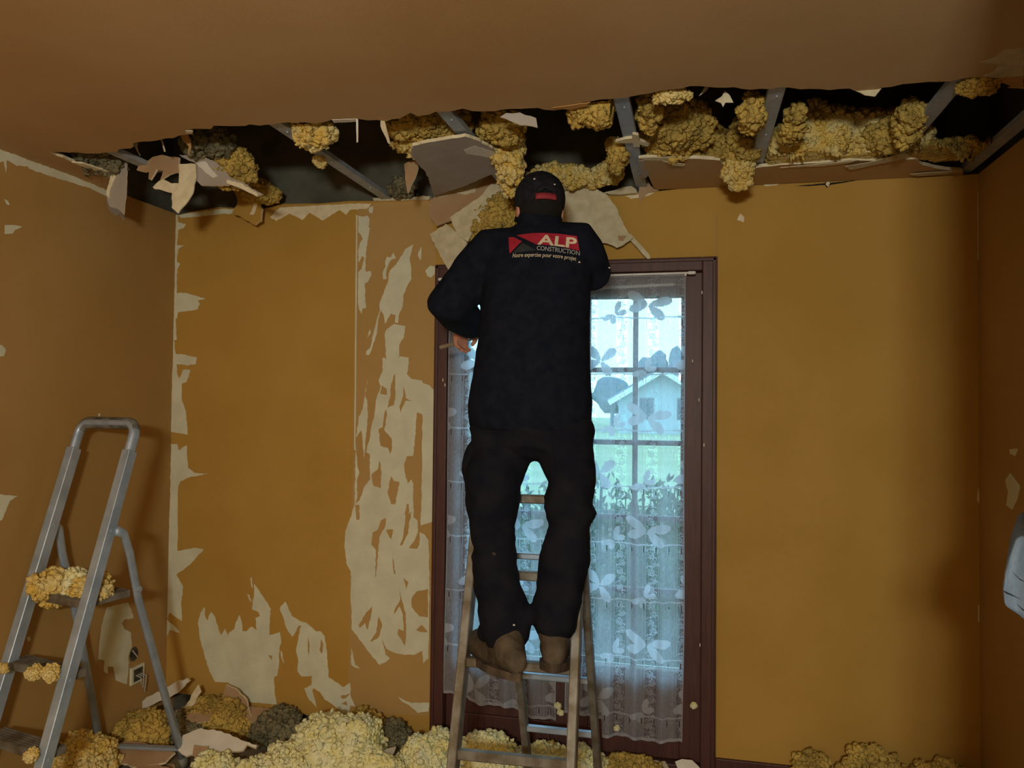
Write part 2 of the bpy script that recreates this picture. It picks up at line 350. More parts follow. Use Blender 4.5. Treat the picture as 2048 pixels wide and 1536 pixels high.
isl += [Z(*A3, h) for h in ([(440,125),(435,200),(390,280),(375,330),(350,620),(340,700),(345,430),(300,380),(315,260),(360,240),(390,150)],[(640,-10),(620,80),(630,110),(600,330),(575,390),(600,385),(655,270),(660,180),(690,60),(660,90),(660,-10)],
     [(710,0),(780,0),(760,380),(740,420),(660,415),(720,330),(750,250),(745,150),(705,120)],[(735,830),(845,805),(840,1080),(760,1070),(690,980),(690,890)],[(575,810),(590,900),(630,1040),(635,1240),(625,1350),(555,1250),(560,1190),(610,1210),(605,1060),(570,970),(520,1050),(520,1020),(580,900)],
     [(250,1030),(310,970),(290,1100),(260,1200),(240,1130),(185,1180),(180,1150)],[(370,1070),(405,1150),(370,1270),(310,1310),(290,1310),(350,1220)],[(510,235),(490,330),(460,280),(440,240)],[(505,480),(530,670),(515,650)],[(730,1200),(780,1150),(840,1220),(760,1215)],[(145,0),(185,0),(185,140),(160,145)],[(400,1290),(440,1370),(480,1470),(440,1440)],[(610,700),(655,740),(635,810)])]
for i, h in enumerate(isl): patch(h, M_wallW, 20+i, .0022+i*.00006, 'wallpaper_scrap')
B1 = (380, 1140, 5.12)
patch(Z(*B1, [(80,550),(105,440),(150,380),(155,480),(180,520),(190,470),(215,430),(255,480),(290,600),(320,670),(360,600),(385,680),(400,640),(455,600),(470,530),(510,460),(530,540),(535,625),(570,630),(630,580),(680,620),(670,490),(715,470),(700,430),(635,405),(655,250),(655,140),(700,200),(760,290),(830,400),(820,420),(810,665),(920,635),(935,750),(915,800),(910,970),(890,1085),(860,1095),(865,1250),(890,1380),(600,1350),(500,1270),(420,1190),(390,1150),(260,1150),(200,1040),(150,880),(105,720)]), seed=40)
patch(Z(*B1, [(975,320),(1000,370),(1040,470),(1130,525),(1190,540),(1290,630),(1340,630),(1380,680),(1400,820),(1410,960),(1420,1100),(1530,1170),(1560,1200),(1640,1160),(1645,1290),(1690,1400),(1640,1390),(1620,1500),(1560,1460),(1450,1370),(1380,1330),(1330,1250),(1270,1210),(1250,1230),(1300,1415),(1220,1330),(1170,1210),(1240,1180),(1250,1085),(1140,1090),(1100,1040),(1110,940),(1085,820),(1110,700),(1130,570),(1045,685),(990,600),(920,400),(930,370)]), seed=41)
for i, h in enumerate(([(618,75),(632,80),(642,190),(625,165)],[(585,250),(605,255),(632,330),(605,305)],[(928,830),(940,835),(962,960),(935,900)],[(1650,800),(1670,880),(1690,970),(1740,1010),(1680,995),(1650,970)])): patch(Z(*B1, h), seed=50+i)
for i, h in enumerate(([(1210,680),(1225,780),(1215,890),(1208,800)],[(1345,710),(1365,760),(1350,860),(1325,820)],[(1540,1290),(1640,1270),(1600,1310),(1560,1320)],[(1550,1370),(1600,1340),(1610,1390)],[(800,870),(840,880),(835,925)],[(1110,570),(1140,570),(1110,640),(1085,630)])): patch(Z(*B1, h), M_wallW, 60+i, .0022, 'wallpaper_scrap')
D1 = (320, 420, 3.2); D2 = (320, 880, 3.2)
patch(Z(*D1, [(102,30),(112,30),(112,75),(165,90),(155,110),(115,130),(108,225),(158,225),(115,250),(108,330),(130,345),(110,380),(105,530),(160,530),(290,568),(240,580),(255,600),(240,635),(150,650),(115,655),(110,690),(98,700),(108,830),(88,835),(100,920),(150,925),(235,945),(230,985),(180,995),(105,985),(110,1050),(125,1080),(150,1020),(195,1025),(170,1100),(140,1110),(140,1220),(165,1290),(178,1438),(70,1420),(85,830),(92,560)]), seed=70)
patch(Z(*D2, [(70,25),(110,25),(118,65),(170,35),(180,180),(220,210),(310,215),(200,235),(130,265),(115,300),(112,710),(215,690),(280,700),(190,800),(105,860),(148,940),(135,1040),(140,1160),(60,1105),(45,1150),(100,1200),(125,1235),(60,1215),(44,1258),(40,1250),(52,700),(64,400)]), seed=71)
patch([(540, 434), (560, 415), (600, 413), (700, 407), (742, 407), (735, 417), (700, 420), (692, 430), (680, 420), (645, 441), (620, 425), (604, 440), (580, 427), (552, 442)], M_gyp, 72)
patch([(356, 430), (380, 426), (440, 418), (520, 420), (520, 427), (440, 428), (390, 434), (362, 436)], M_bare, 73)
patch([(1474, 440), (1481, 427), (1489, 435), (1487, 445)], M_gyp, 74)
patch([(1250, 392), (1275, 388), (1310, 385), (1300, 390), (1262, 398)], M_gyp, 75)
patch([(1432, 430), (1435, 430), (1435, 512), (1432, 512)], M_wallL, 76, amp=.0005)
patch([(1955, 385), (1960, 385), (1958, 520), (1956, 520)], M_bare, 77, amp=.001)
patch([(1956, 975), (1959, 990), (1959, 1008), (1954, 1000)], M_gyp, 78, amp=.001)
patch([(1956, 1210), (1959, 1210), (1959, 1245), (1956, 1243)], M_bare, 79, amp=.001)
patch([(712, 430), (715, 430), (711, 900), (708, 900)], M_bare, 80, amp=.0006)
patch(Z(600, 1380, 2.926, [(575, 40), (620, 65), (650, 75), (755, 75), (752, 125), (690, 135), (645, 95), (590, 60)]), seed=81)
patch([(1588, 372), (1625, 369), (1650, 366), (1655, 361), (1660, 366), (1692, 362), (1720, 360), (1690, 365), (1660, 370), (1654, 376), (1650, 370), (1620, 372)], M_crack, 82, .0015, 'crack', amp=.0008)
patch([(1655, 362), (1660, 366), (1656, 374), (1651, 368)], M_gyp, 83, .003, 'paint_flake', amp=.0005)
patch([(1527, 369), (1545, 367), (1560, 367), (1552, 371), (1530, 372)], M_gyp, 84, .0015, 'paint_flake', amp=.0008)
shard('torn_paper', [(1279, 357), (1293, 354), (1302, 372), (1318, 381), (1296, 386), (1286, 394), (1280, 406), (1277, 390)], .0015, M_brownb, wall, .001, .01, 85, y=-.006)
# left wall
LW = dict(parent=wl, x=XL+.0012)
patch(Z(180, 1200, 6.4, [(220,90),(490,30),(550,180),(560,230),(440,250),(405,300),(440,370),(520,410),(540,600),(490,720),(500,800),(470,1080),(330,1030),(300,860),(230,850),(230,950),(180,920),(190,780),(110,760),(130,500),(150,330)]), M_bare, 90, **LW)
patch([(0, 298), (60, 321), (130, 346), (185, 368), (222, 384), (225, 398), (180, 376), (130, 361), (100, 352), (60, 338), (55, 332), (35, 332), (14, 320), (12, 345), (8, 322), (0, 325), (-60, 300), (-60, 275)], M_bare, 91, **LW)
patch([(10, 450), (28, 450), (45, 453), (30, 460), (26, 467), (10, 468)], M_bare, 92, amp=.001, **LW)
patch([(9, 398), (16, 402), (20, 410), (14, 409)], M_bare, 93, amp=.001, **LW)
patch([(-40, 690), (4, 690), (12, 700), (8, 712), (-40, 716)], M_bare, 94, amp=.001, **LW)
patch([(-40, 985), (20, 990), (36, 992), (20, 1002), (4, 1040), (-40, 1060)], M_bare, 95, **LW)
patch([(212, 388), (226, 384), (253, 395), (250, 430), (247, 442), (240, 427), (230, 432), (218, 418)], M_grey, 96, **LW)
patch([(54, 1275), (60, 1273), (62, 1280), (56, 1283)], M_bare, 97, amp=.0008, **LW)
patch([(196, 827), (201, 827), (199, 836)], M_bare, 98, amp=.0008, **LW)
RWp = dict(parent=wr, x=XR-.0012)
patch([(2010, 960), (2020, 945), (2040, 972), (2034, 1000), (2024, 1020), (2012, 1010), (2016, 985)], M_bare, 99, **RWp)
patch([(2018, 898), (2036, 898), (2030, 912), (2020, 908)], M_bare, 100, **RWp)

# ---------------------------------------------------------------- french window
win = S(empty('window_1', (.627, .05, 0)))
f = MB()
for x0, x1 in ((0, .062), (1.192, 1.254)): f.box((x0, -.022, 0), (x1, .10, 2.2), .004)
f.box((.062, -.022, 2.142), (1.192, .10, 2.2), .004); f.box((.062, -.01, 0), (1.192, .10, .05), .004)
f.box((.05, .076, .03), (.105, .10, 2.17)); f.box((1.15, .076, .03), (1.205, .10, 2.17)); f.box((.05, .076, 2.10), (1.205, .10, 2.17)); f.box((.05, .076, .02), (1.205, .10, .08))
fr = f.build('frame', M_red, win)
f = MB()
for x0, x1 in ((.006, .02), (1.234, 1.248)): f.box((x0, -.030, 0), (x1, -.020, 2.194), .003)
f.box((.006, -.030, 2.18), (1.248, -.020, 2.194), .003); f.build('moulding', M_red, fr)
rows = [2.037, 1.721, 1.402, 1.074, .759, .423]
for sx in (0, 1):
    X = (lambda x: x) if sx else (lambda x: 1.254-x)
    def bx(mb, x0, x1, y0, y1, z0, z1, bev=.003):
        a, b = sorted((X(x0), X(x1))); return mb.box((a, y0, z0), (b, y1, z1), bev)
    f = MB(); bx(f, 1.104, 1.1925, .03, .075, .052, 2.1415); bx(f, .629, .71, .03, .075, .055, 2.14); bx(f, .71, 1.104, .03, .075, 2.037, 2.14); bx(f, .71, 1.104, .03, .075, .055, .16); bx(f, .71, 1.104, .03, .075, .36, .423)
    leaf = f.build('leaf', M_red, win)
    f = MB(); bx(f, .71, 1.104, .045, .062, .16, .36, .001); bx(f, .75, 1.064, .038, .050, .195, .325, .006); f.build('lower_panel', M_red, leaf)
    f = MB(); bx(f, .897, .919, .04, .07, .423, 2.037); f.build('muntin', M_red, leaf)
    for z in rows[1:-1]:
        for c in ((.71, .897), (.919, 1.104)):
            f = MB(); bx(f, c[0], c[1], .04, .07, z-.011, z+.011); f.build('muntin', M_red, leaf)
    for z1, z0 in zip(rows, rows[1:]):
        for c in ((.71, .897), (.919, 1.104)):
            f = MB(); bx(f, c[0]+.001, c[1]-.001, .054, .057, z0+.011, z1-.011, 0); f.build('pane', M_glass, leaf)
f = MB(); f.box((.612, .018, .055), (.642, .031, 2.14), .004); f.build('cover_strip', M_red, win)
for i, (u, v) in enumerate([(1385, 722), (1398, 800), (1404, 585), (1408, 890), (892, 1200), (890, 770), (886, 760), (1400, 1290)]):
    p = at(u, v, y=-.022); tag(MB().ball((p.x, -.023, p.z), (.0025, .0015, .008), 2).build('paint_chip', M_white, fr))

# ---------------------------------------------------------------- lace curtains
def lace(name, x0, x1, ztop, zbot, seed, label):
    st = .003; nx = int((x1-x0)/st)+1; nz = int((ztop-.13)/st)+1
    xs = np.linspace(0, x1-x0, nx); vsd = np.linspace(0, 1, nz); U, T = np.meshgrid(xs, vsd)
    bot = zbot(U)
    D = T*(ztop-bot)                                                       # distance below the rod
    W_ = x1-x0
    fold = .010*np.sin(U/W_*2*np.pi*4.3+seed) + .006*np.sin(U/W_*2*np.pi*9.1+1.7*seed)*(.4+.6*T) + .004*np.sin(U*40+D*3)
    Xw = x0+U+.004*np.sin(D*5+seed)*T; Yw = -.034+fold*(.5+.5*T); Zw = ztop-D
    d = np.full(U.shape, .46)
    # vertical bands
    band = .066; ph = (U/band) % 2.0
    scroll = (ph > 1.15) & (ph < 1.95)
    d[(ph > .1) & (ph < .95)] = .52
    # scrolls: rows of spirals in the scroll bands
    cu = (np.floor(U/band/2)*2+1.55)*band; pitch = .036; k = np.floor(D/pitch)
    du = (U-cu)*np.where(k % 2 == 0, 1, -1); dv = D-(k+.5)*pitch
    rr = np.hypot(du-.006, dv); th = np.arctan2(dv, du-.006)
    sp_ = np.abs(((rr-.0032*th/np.pi) % .0066)-.0033)
    line = (sp_ < .0011) & (rr < .016)
    s2 = np.abs(np.hypot(du+.012, dv-.016)-.008) < .0012
    d[scroll] = .30; d[scroll & (line | s2)] = 1.0
    for e in (.1, .95, 1.15, 1.95): d[np.abs(ph-e)*band < .0016] = .62
    # petals
    P = .242
    def petal(cx, cy, ang, L, wdt, val):
        ca, sa = math.cos(ang), math.sin(ang); a = (U-cx)*ca+(D-cy)*sa; b = -(U-cx)*sa+(D-cy)*ca
        t = np.clip(a/L, 0, 1); half = wdt*np.sqrt(np.clip(np.sin(np.pi*np.clip(t, 0, 1)**1.5), 0, 1))
        q_ = (a > .004) & (a < L) & (np.abs(b) < half); d[q_] = val; rim = q_ & (np.abs(b) > half-.002); d[rim] = min(1, val+.12)
    rnd = random.Random(seed)
    nrow = int((ztop-.13)/P)+1
    for r in range(nrow):
        y = r*P
        big_first = r % 2 == 0
        for c in range(int(W_/.21)+2):
            cx = (.345 if big_first else .145)+(c-1)*.40; cy = y+.135
            if -.1 < cx < W_+.1:
                for a, L in ((-.18, .075), (.75, .068), (-2.55, .075), (2.9, .060)) if big_first else ((-2.3, .060), (2.85, .062), (-.7, .060), (1.0, .056)): petal(cx, cy, a, L*1.38, .020, 1.0)
            cx2 = (.205 if big_first else .335)+(c-1)*.40; cy2 = y+.175
            if -.1 < cx2 < W_+.1:
                for a, L in ((-1.25, .042), (2.75, .040), (1.85, .030), (-.25, .034)): petal(cx2, cy2, a, L*1.45, .0125, .97)
        yb = (r+1)*P-.052
        bw = np.abs(D-yb-.003*np.sin(U*23)) < .0032; d[bw] = .92
        for e in np.arange(.02, W_, .052):
            sl = (np.abs(U-e) < .0030*np.clip(1-((D-yb-.022)/.015)**2, 0, 1)**.5); d[sl] = .04
            so = (np.abs(np.abs(U-e)-.0042) < .0012) & (np.abs(D-yb-.022) < .014); d[so] = .8
    d[(D < .012)] = .95; d[(D > .05) & (D < .056)] = .7
    d[(U < .006) | (U > W_-.006)] = .95; d[T > 1-.006] = .95
    d[(D > .012) & (D < .10)] = np.maximum(d[(D > .012) & (D < .10)], .45)
    co = np.stack([Xw, Yw, Zw], -1).reshape(-1, 3)
    idx = np.arange(nx*nz).reshape(nz, nx); F = np.stack([idx[:-1, :-1], idx[1:, :-1], idx[1:, 1:], idx[:-1, 1:]], -1).reshape(-1, 4)
    me = bpy.data.meshes.new(name); me.vertices.add(len(co)); me.vertices.foreach_set('co', co.ravel())
    me.loops.add(F.size); me.loops.foreach_set('vertex_index', F.ravel().astype(np.int32)); me.polygons.add(len(F))
    me.polygons.foreach_set('loop_start', np.arange(0, F.size, 4, dtype=np.int32)); me.polygons.foreach_set('loop_total', np.full(len(F), 4, np.int32)); me.update()
    me.polygons.foreach_set('use_smooth', np.ones(len(F), bool))
    at_ = me.attributes.new('lace', 'FLOAT', 'POINT'); at_.data.foreach_set('value', d.ravel().astype(np.float32))
    return tag(link(name, me, M_lace), label, 'curtain', 'lace curtains on the window leaves')
ztop = at(1330, 546, y=-.034).z
lace('lace_curtain', .62, 1.122, ztop, lambda U: np.where(U < .165, .225, .148)+.006*np.sin(U*30), 1, 'white flower lace curtain on the right window leaf, mostly uncovered')
lace('lace_curtain', .072, .585, ztop, lambda U: .265-.075*U/.51+.010*np.sin(U*26), 2.3, 'white flower lace curtain on the left window leaf, half hidden behind the person')
for x0, x1, lb in ((.63, 1.168, 'thin white curtain rod with rounded tip above the right lace curtain'), (.062, .60, 'thin white curtain rod behind the person above the left lace curtain')):
    r = empty('curtain_rod', (x0, -.03, ztop-.006)); tag(r, lb, 'curtain rod', 'curtain rods')
    MB().tube([(x0, -.046, ztop-.006), (x1-.03, -.046, ztop-.004)], .005, 10).build('rod', M_rod, r, True)
    e = x1 if x0 > .3 else x0
    MB().tube([(e-.032, -.046, ztop-.004), (e-.01, -.046, ztop-.004)], .0075, 12).build('finial', M_rod, r, True)
    for bxx in (x0+.03, x1-.05): MB().box((bxx, -.05, ztop-.016), (bxx+.008, .03, ztop-.004), .001).build('bracket', M_rod, r)
o = MB().tube([(.66, -.012, 2.075), (1.07, -.012, 2.085)], .0065, 10).build('curtain_rod', M_rod, None, True)
tag(o, 'second white rod behind the top of the right lace curtain', 'curtain rod', 'curtain rods')

# ================================================================== OUTSIDE
S(MB().box((-60, .34, -.30), (60, 90, -.12)).build('lawn', M_lawn))
S(MB().box((-12, .34, -.2), (12, 8.5, -.115)).build('garden_bed', M_soil))
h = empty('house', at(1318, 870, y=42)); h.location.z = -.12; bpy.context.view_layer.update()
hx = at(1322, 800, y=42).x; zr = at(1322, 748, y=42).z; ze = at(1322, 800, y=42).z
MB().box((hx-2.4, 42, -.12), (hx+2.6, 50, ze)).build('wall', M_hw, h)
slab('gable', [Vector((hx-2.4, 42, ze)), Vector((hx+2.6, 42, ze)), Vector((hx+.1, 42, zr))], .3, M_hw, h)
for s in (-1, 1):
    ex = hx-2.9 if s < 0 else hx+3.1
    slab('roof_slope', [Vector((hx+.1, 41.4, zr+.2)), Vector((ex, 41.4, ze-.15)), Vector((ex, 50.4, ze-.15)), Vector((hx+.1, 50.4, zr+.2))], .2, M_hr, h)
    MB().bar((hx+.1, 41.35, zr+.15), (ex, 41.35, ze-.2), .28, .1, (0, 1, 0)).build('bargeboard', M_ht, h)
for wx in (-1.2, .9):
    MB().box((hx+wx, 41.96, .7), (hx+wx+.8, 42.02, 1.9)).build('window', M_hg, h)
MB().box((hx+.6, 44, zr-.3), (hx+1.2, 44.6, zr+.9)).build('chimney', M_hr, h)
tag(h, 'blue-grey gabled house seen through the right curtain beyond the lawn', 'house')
_ico = {}
def ico(sub):
    if sub not in _ico:
        bm = bmesh.new(); bmesh.ops.create_icosphere(bm, subdivisions=sub, radius=1); bm.verts.ensure_lookup_table()
        _ico[sub] = (np.array([v.co[:] for v in bm.verts]), np.array([[v.index for v in f.verts] for f in bm.faces])); bm.free()
    return _ico[sub]
def wool_mesh(name, r, seed, lump=.022, cell=.034, sub=5, M3=None, spike=0., crumb=.0125, foliage=False):
    u, tri = ico(sub); r = np.array(r); crumb = min(crumb, max(.003, r.mean()*.24)); rg = np.random.default_rng(seed)
    p = u*r; nr = u/r; nr /= np.linalg.norm(nr, axis=1)[:, None]
    big_ = fbm(p/(r.mean()*.9)+seed*7.1, seed, 3)
    p = p*.80 + nr*(big_*r.mean()*.80)[:, None]
    wv = np.stack([fbm(p/cell*.8+5, seed+31), fbm(p/cell*.8+11, seed+32), fbm(p/cell*.8+17, seed+33)], 1)
    w1 = worley(p/cell+wv*.9+seed*3.3, seed+1); w2 = worley(p/cell*2.4+wv+9, seed+2)
    d = lump*(np.clip(1-w1**2, -.4, 1)-.3) + lump*.45*(np.clip(1-w2**2, -.3, 1)-.3) + lump*.5*fbm(p/cell*3, seed+4, 3)
    if spike: d += spike*np.clip(fbm(p/cell*1.7, seed+9, 2)*3-.55, 0, 1)
    p = p + nr*d[:, None] + wv*lump*.6
    if not foliage:                                               # loose fibre crumbs all over the surface
        P = p[tri]; ar = np.linalg.norm(np.cross(P[:, 1]-P[:, 0], P[:, 2]-P[:, 0]), axis=1)/2
        n = int(min(1000, max(14, ar.sum()/(crumb*1.25)**2)))
        fi = rg.choice(len(tri), n, p=ar/ar.sum()); bc = rg.dirichlet((1, 1, 1), n); c = (P[fi]*bc[:, :, None]).sum(1)
        cu, ct = ico(2); k = len(cu)
        sc = crumb*rg.uniform(.45, 1.15, (n, 1))*rg.uniform(.55, 1.35, (n, 3))
        R_ = np.linalg.qr(rg.normal(size=(n, 3, 3)))[0]
        q = np.einsum('nij,nkj->nki', R_, cu[None]*sc[:, None, :]*(1+rg.normal(0, .20, (n, k, 1)))) + c[:, None, :] + nr[tri[fi, 0]][:, None, :]*crumb*.35
        F2 = (ct[None]+(np.arange(n)*k)[:, None, None]+len(p)).reshape(-1, 3)
        p = np.concatenate([p, q.reshape(-1, 3)]); tri = np.concatenate([tri, F2])
    if M3 is not None: p = p @ np.array(M3).T
    me = bpy.data.meshes.new(name); me.vertices.add(len(p)); me.vertices.foreach_set('co', p.ravel())
    me.loops.add(tri.size); me.loops.foreach_set('vertex_index', tri.ravel().astype(np.int32)); me.polygons.add(len(tri))
    me.polygons.foreach_set('loop_start', np.arange(0, tri.size, 3, dtype=np.int32)); me.polygons.foreach_set('loop_total', np.full(len(tri), 3, np.int32)); me.update()
    me.polygons.foreach_set('use_smooth', np.ones(len(tri), bool))
    return me
def wool(name, loc, r, seed, mt, label, cat='insulation', group=None, lump=.022, cell=.034, sub=4, rot=None, flat0=False, spike=.0, parent=None, crumb=.0125, foliage=False):
    me = wool_mesh(name, r, seed, lump, cell, sub, Matrix.Rotation(rot[0], 3, rot[1]) if rot else None, spike, crumb, foliage)
    if flat0:                                                     # heap: what would be below the floor is cut off flat
        n = len(me.vertices); co = np.empty(n*3); me.vertices.foreach_get('co', co); c = co.reshape(-1, 3); c[:, 2] = np.maximum(c[:, 2], .003-loc[2]); me.vertices.foreach_set('co', c.ravel()); me.update()
    o = link(name, me, mt, parent); o.location = loc
    if label: tag(o, label, cat, group)
    return o
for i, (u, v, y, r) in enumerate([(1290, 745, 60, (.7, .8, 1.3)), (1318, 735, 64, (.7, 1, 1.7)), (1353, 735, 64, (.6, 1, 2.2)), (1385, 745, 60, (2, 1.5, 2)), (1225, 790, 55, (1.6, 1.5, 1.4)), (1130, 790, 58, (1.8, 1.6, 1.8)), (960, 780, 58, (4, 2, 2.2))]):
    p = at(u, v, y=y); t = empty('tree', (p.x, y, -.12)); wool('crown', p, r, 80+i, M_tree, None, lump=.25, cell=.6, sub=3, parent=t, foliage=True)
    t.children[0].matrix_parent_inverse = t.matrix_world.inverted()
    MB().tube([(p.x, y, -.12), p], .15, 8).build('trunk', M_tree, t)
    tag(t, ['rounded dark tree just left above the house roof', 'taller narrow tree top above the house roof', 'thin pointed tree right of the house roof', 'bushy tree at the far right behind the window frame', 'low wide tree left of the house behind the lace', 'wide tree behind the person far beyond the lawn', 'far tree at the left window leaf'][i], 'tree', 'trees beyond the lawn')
gp = [(1190+26*i+(7*i*i) % 11, 1000+(37*i) % 60, 2.3+.62*((i*5) % 4), .19) for i in range(9)] + [(925+28*i, 1010+(41*i) % 70, 2.3+.62*((i*3) % 4), .19) for i in range(8)]
gl = ['tall', 'low', 'bushy', 'thin', 'wide', 'short', 'dense', 'loose']
for i, (u, v, y, r) in enumerate(gp):
    p = at(u, v, y=y); bm = bmesh.new(); rnd = random.Random(i)
    base = Vector((p.x, y, -.12)); t = empty('garden_plant', base)
    for k in range(150):
        c = p + Vector((rnd.gauss(0, r*.5), rnd.gauss(0, r*.5), rnd.uniform(-(p.z+.12), r*.9))); d = Vector((rnd.uniform(-1, 1), rnd.uniform(-1, 1), rnd.uniform(.1, 1))).normalized(); s_ = d.orthogonal().normalized(); L = rnd.uniform(.06, .13)
        v4 = [bm.verts.new(x) for x in (c, c+d*L*.5+s_*L*.22, c+d*L, c+d*L*.5-s_*L*.22)]; v5 = bm.verts.new(c+d*L*.5+d.cross(s_)*L*.05)
        for a in range(4): bm.faces.new((v4[a], v4[(a+1) % 4], v5))
    me = bpy.data.meshes.new('foliage'); bm.to_mesh(me); bm.free(); link('foliage', me, M_leaf, t)
    st = MB()
    for k in range(6): st.tube([base+Vector((rnd.uniform(-.03, .03), rnd.uniform(-.03, .03), 0)), p+Vector((rnd.gauss(0, r*.4), rnd.gauss(0, r*.4), rnd.uniform(0, r)))], .006, 6)
    st.build('stems', M_leaf, t)
    tag(t, 'green leafy garden plant blurred behind the lace curtain', 'plant', 'garden plants outside the window')

# ================================================================== ABOVE THE HOLE
rails = [(-1.02, 'leftmost galvanised ceiling channel above the torn left corner'), (-.242, 'bare galvanised ceiling channel crossing the open dark hole left of the person'), (.36, 'galvanised ceiling channel carrying the hanging grey slab'),
         (.932, 'galvanised ceiling channel with a torn plaster scrap, right of the person'), (1.393, 'galvanised ceiling channel between the dark gap and the long insulation roll'), (1.899, 'galvanised ceiling channel crossing the right end of the insulation roll'), (2.213, 'rightmost galvanised ceiling channel next to the right wall')]
for x, lb in rails:
    t = empty('ceiling_channel', (x, -.9, ZC+.016)); tag(t, lb, 'metal rail', 'galvanised ceiling channels')
    ye = -.60 if x < -1 else .045
    MB().box((x-.0235, -2.2, ZC+.0145), (x+.0235, ye, ZC+.0155)).build('web', M_steel, t)
    for s in (-1, 1):
        MB().box((x+s*.0235-.0006, -2.2, ZC+.0145), (x+s*.0235+.0006, ye, ZC+.033)).build('flange', M_steel, t)
    for yy in ((-.95, -.6, -.22) if x > -1 else (-.95,)):
        MB().tube([(x+.004, yy, ZC+.0145), (x+.004, yy, ZC+.0095)], .0035, 8, round_ends=False).build('screw', M_steel, t)

def on_rails(o, do):                                              # the wool lies on the channels, it sags only between them
    if not do: return o
    me = o.data; n = len(me.vertices); co = np.empty(n*3); me.vertices.foreach_get('co', co); c = co.reshape(-1, 3); X_ = c[:, 0]+o.location.x; Z_ = c[:, 2]+o.location.z
    for x, _ in rails:
        k = (np.abs(X_-x) < .036) & (Z_ < 2.537); Z_[k] = 2.537+(Z_[k]-2.537)*.05
    k = (c[:, 1]+o.location.y > -.40) & (X_ > .96) & (Z_ < 2.507); Z_[k] = 2.507+(Z_[k]-2.507)*.06
    k = (c[:, 1]+o.location.y < -.99) & (Z_ < 2.52); Z_[k] = 2.52
    c[:, 2] = Z_-o.location.z; me.vertices.foreach_set('co', c.ravel()); me.update(); return o
WG = 'yellow insulation torn open above the ceiling'
def cw(u, v, y, r, seed, mt, label, **k): return on_rails(wool('insulation_wad', at(u, v, y=y), tuple(a*.92 for a in r), seed, mt, label, 'insulation', WG, **k), v < 335 and r[0] > .06)
cw(1358, 262, -.50, (.16, .20, .085), 1, M_wools, 'large soiled insulation wad right of the channel with the plaster scrap', sub=5)
cw(1400, 300, -.31, (.24, .12, .085), 2, M_wools, 'flat insulation wad lying on the remaining ceiling strip over the window', sub=5)
cw(1650, 284, -.31, (.44, .12, .115), 3, M_wool, 'long yellow insulation roll between the two right ceiling channels', sub=5)
cw(1785, 272, -.37, (.10, .12, .085), 4, M_wools, 'insulation wad behind the right end of the long roll')
cw(1475, 345, -.36, (.045, .05, .06), 5, M_wool, 'yellow tuft hanging below the ceiling strip above a dark smudge', lump=.02, cell=.04)
cw(1490, 288, -.38, (.05, .10, .10), 6, M_wools, 'dusky insulation bunch left of the fourth channel')
cw(1506, 228, -.82, (.022, .09, .045), 7, M_wools, 'thin insulation shreds left of the upper end of the fourth channel', lump=.025)
cw(1586, 250, -.68, (.014, .12, .035), 8, M_wools, 'insulation shreds right of the upper end of the fourth channel', lump=.02)
cw(1190, 226, -.93, (.085, .06, .022), 9, M_wools, 'greyish insulation fringe under the ceiling edge right above the cap', lump=.025)
cw(1300, 225, -.80, (.02, .12, .05), 10, M_wools, 'insulation tuft right of the channel at the ceiling edge')
cw(1345, 190, -1.03, (.06, .03, .014), 11, M_wool, 'bright small tuft under the ceiling edge beside a hanging paper star', lump=.015, cell=.03)
cw(1232, 312, -.48, (.022, .08, .05), 12, M_wools, 'insulation shred clinging to the left of the scrapped channel', lump=.02)
cw(1150, 352, -.14, (.28, .06, .045), 13, M_wool, 'low insulation band on the wall top right of the cap', sub=5)
cw(1020, 300, -.55, (.055, .06, .15), 14, M_wool, 'bright yellow insulation hanging down beside the cap', rot=(-.18, 'Y'), sub=5)
cw(1000, 252, -.72, (.08, .10, .04), 15, M_wools, 'insulation root above the hanging piece under the ceiling edge')
cw(1015, 365, -.46, (.022, .03, .07), 16, M_wool, 'pointed lower end of the hanging insulation beside the cap', lump=.014, cell=.03, rot=(-.25, 'Y'))
cw(860, 250, -.72, (.16, .14, .06), 17, M_wools, 'soiled insulation wad left of the third channel')
cw(850, 282, -.62, (.14, .10, .035), 18, M_wool, 'yellow insulation layer on top of the hanging grey slab')
cw(632, 265, -.92, (.085, .08, .04), 19, M_wool, 'yellow tuft hanging over the upper end of the bare channel', spike=.03)
cw(470, 335, -.60, (.08, .09, .085), 20, M_wools, 'yellow insulation clump in the hole near the left corner', sub=5)
cw(520, 385, -.12, (.08, .06, .05), 21, M_wools, 'insulation clump on the wall top left of the dark gap')
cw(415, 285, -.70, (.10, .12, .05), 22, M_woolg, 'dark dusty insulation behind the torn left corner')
cw(1900, 318, -.30, (.13, .12, .05), 23, M_wools, 'brown insulation wad between the two rightmost channels', sub=5)
cw(1955, 170, -.96, (.05, .03, .016), 24, M_wools, 'small insulation tuft under the ceiling edge at the right', lump=.02)
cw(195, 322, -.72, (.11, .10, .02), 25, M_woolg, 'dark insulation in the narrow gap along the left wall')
cw(985, 445, -.06, (.13, .05, .15), 26, M_wools, 'insulation showing behind the broken boards left of the collar', sub=5)
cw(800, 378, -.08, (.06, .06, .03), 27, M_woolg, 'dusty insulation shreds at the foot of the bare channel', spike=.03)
cw(640, 322, -.66, (.022, .02, .018), 28, M_wool, 'tiny insulation tuft stuck under the bare channel', lump=.01, cell=.02, sub=4)
cw(1690, 252, -.14, (.34, .06, .06), 29, M_wools, 'dark insulation deep in the right hole behind the long roll')
cw(1815, 245, -.60, (.022, .10, .055), 30, M_wools, 'insulation shreds on the left flank of the sixth channel', lump=.025)

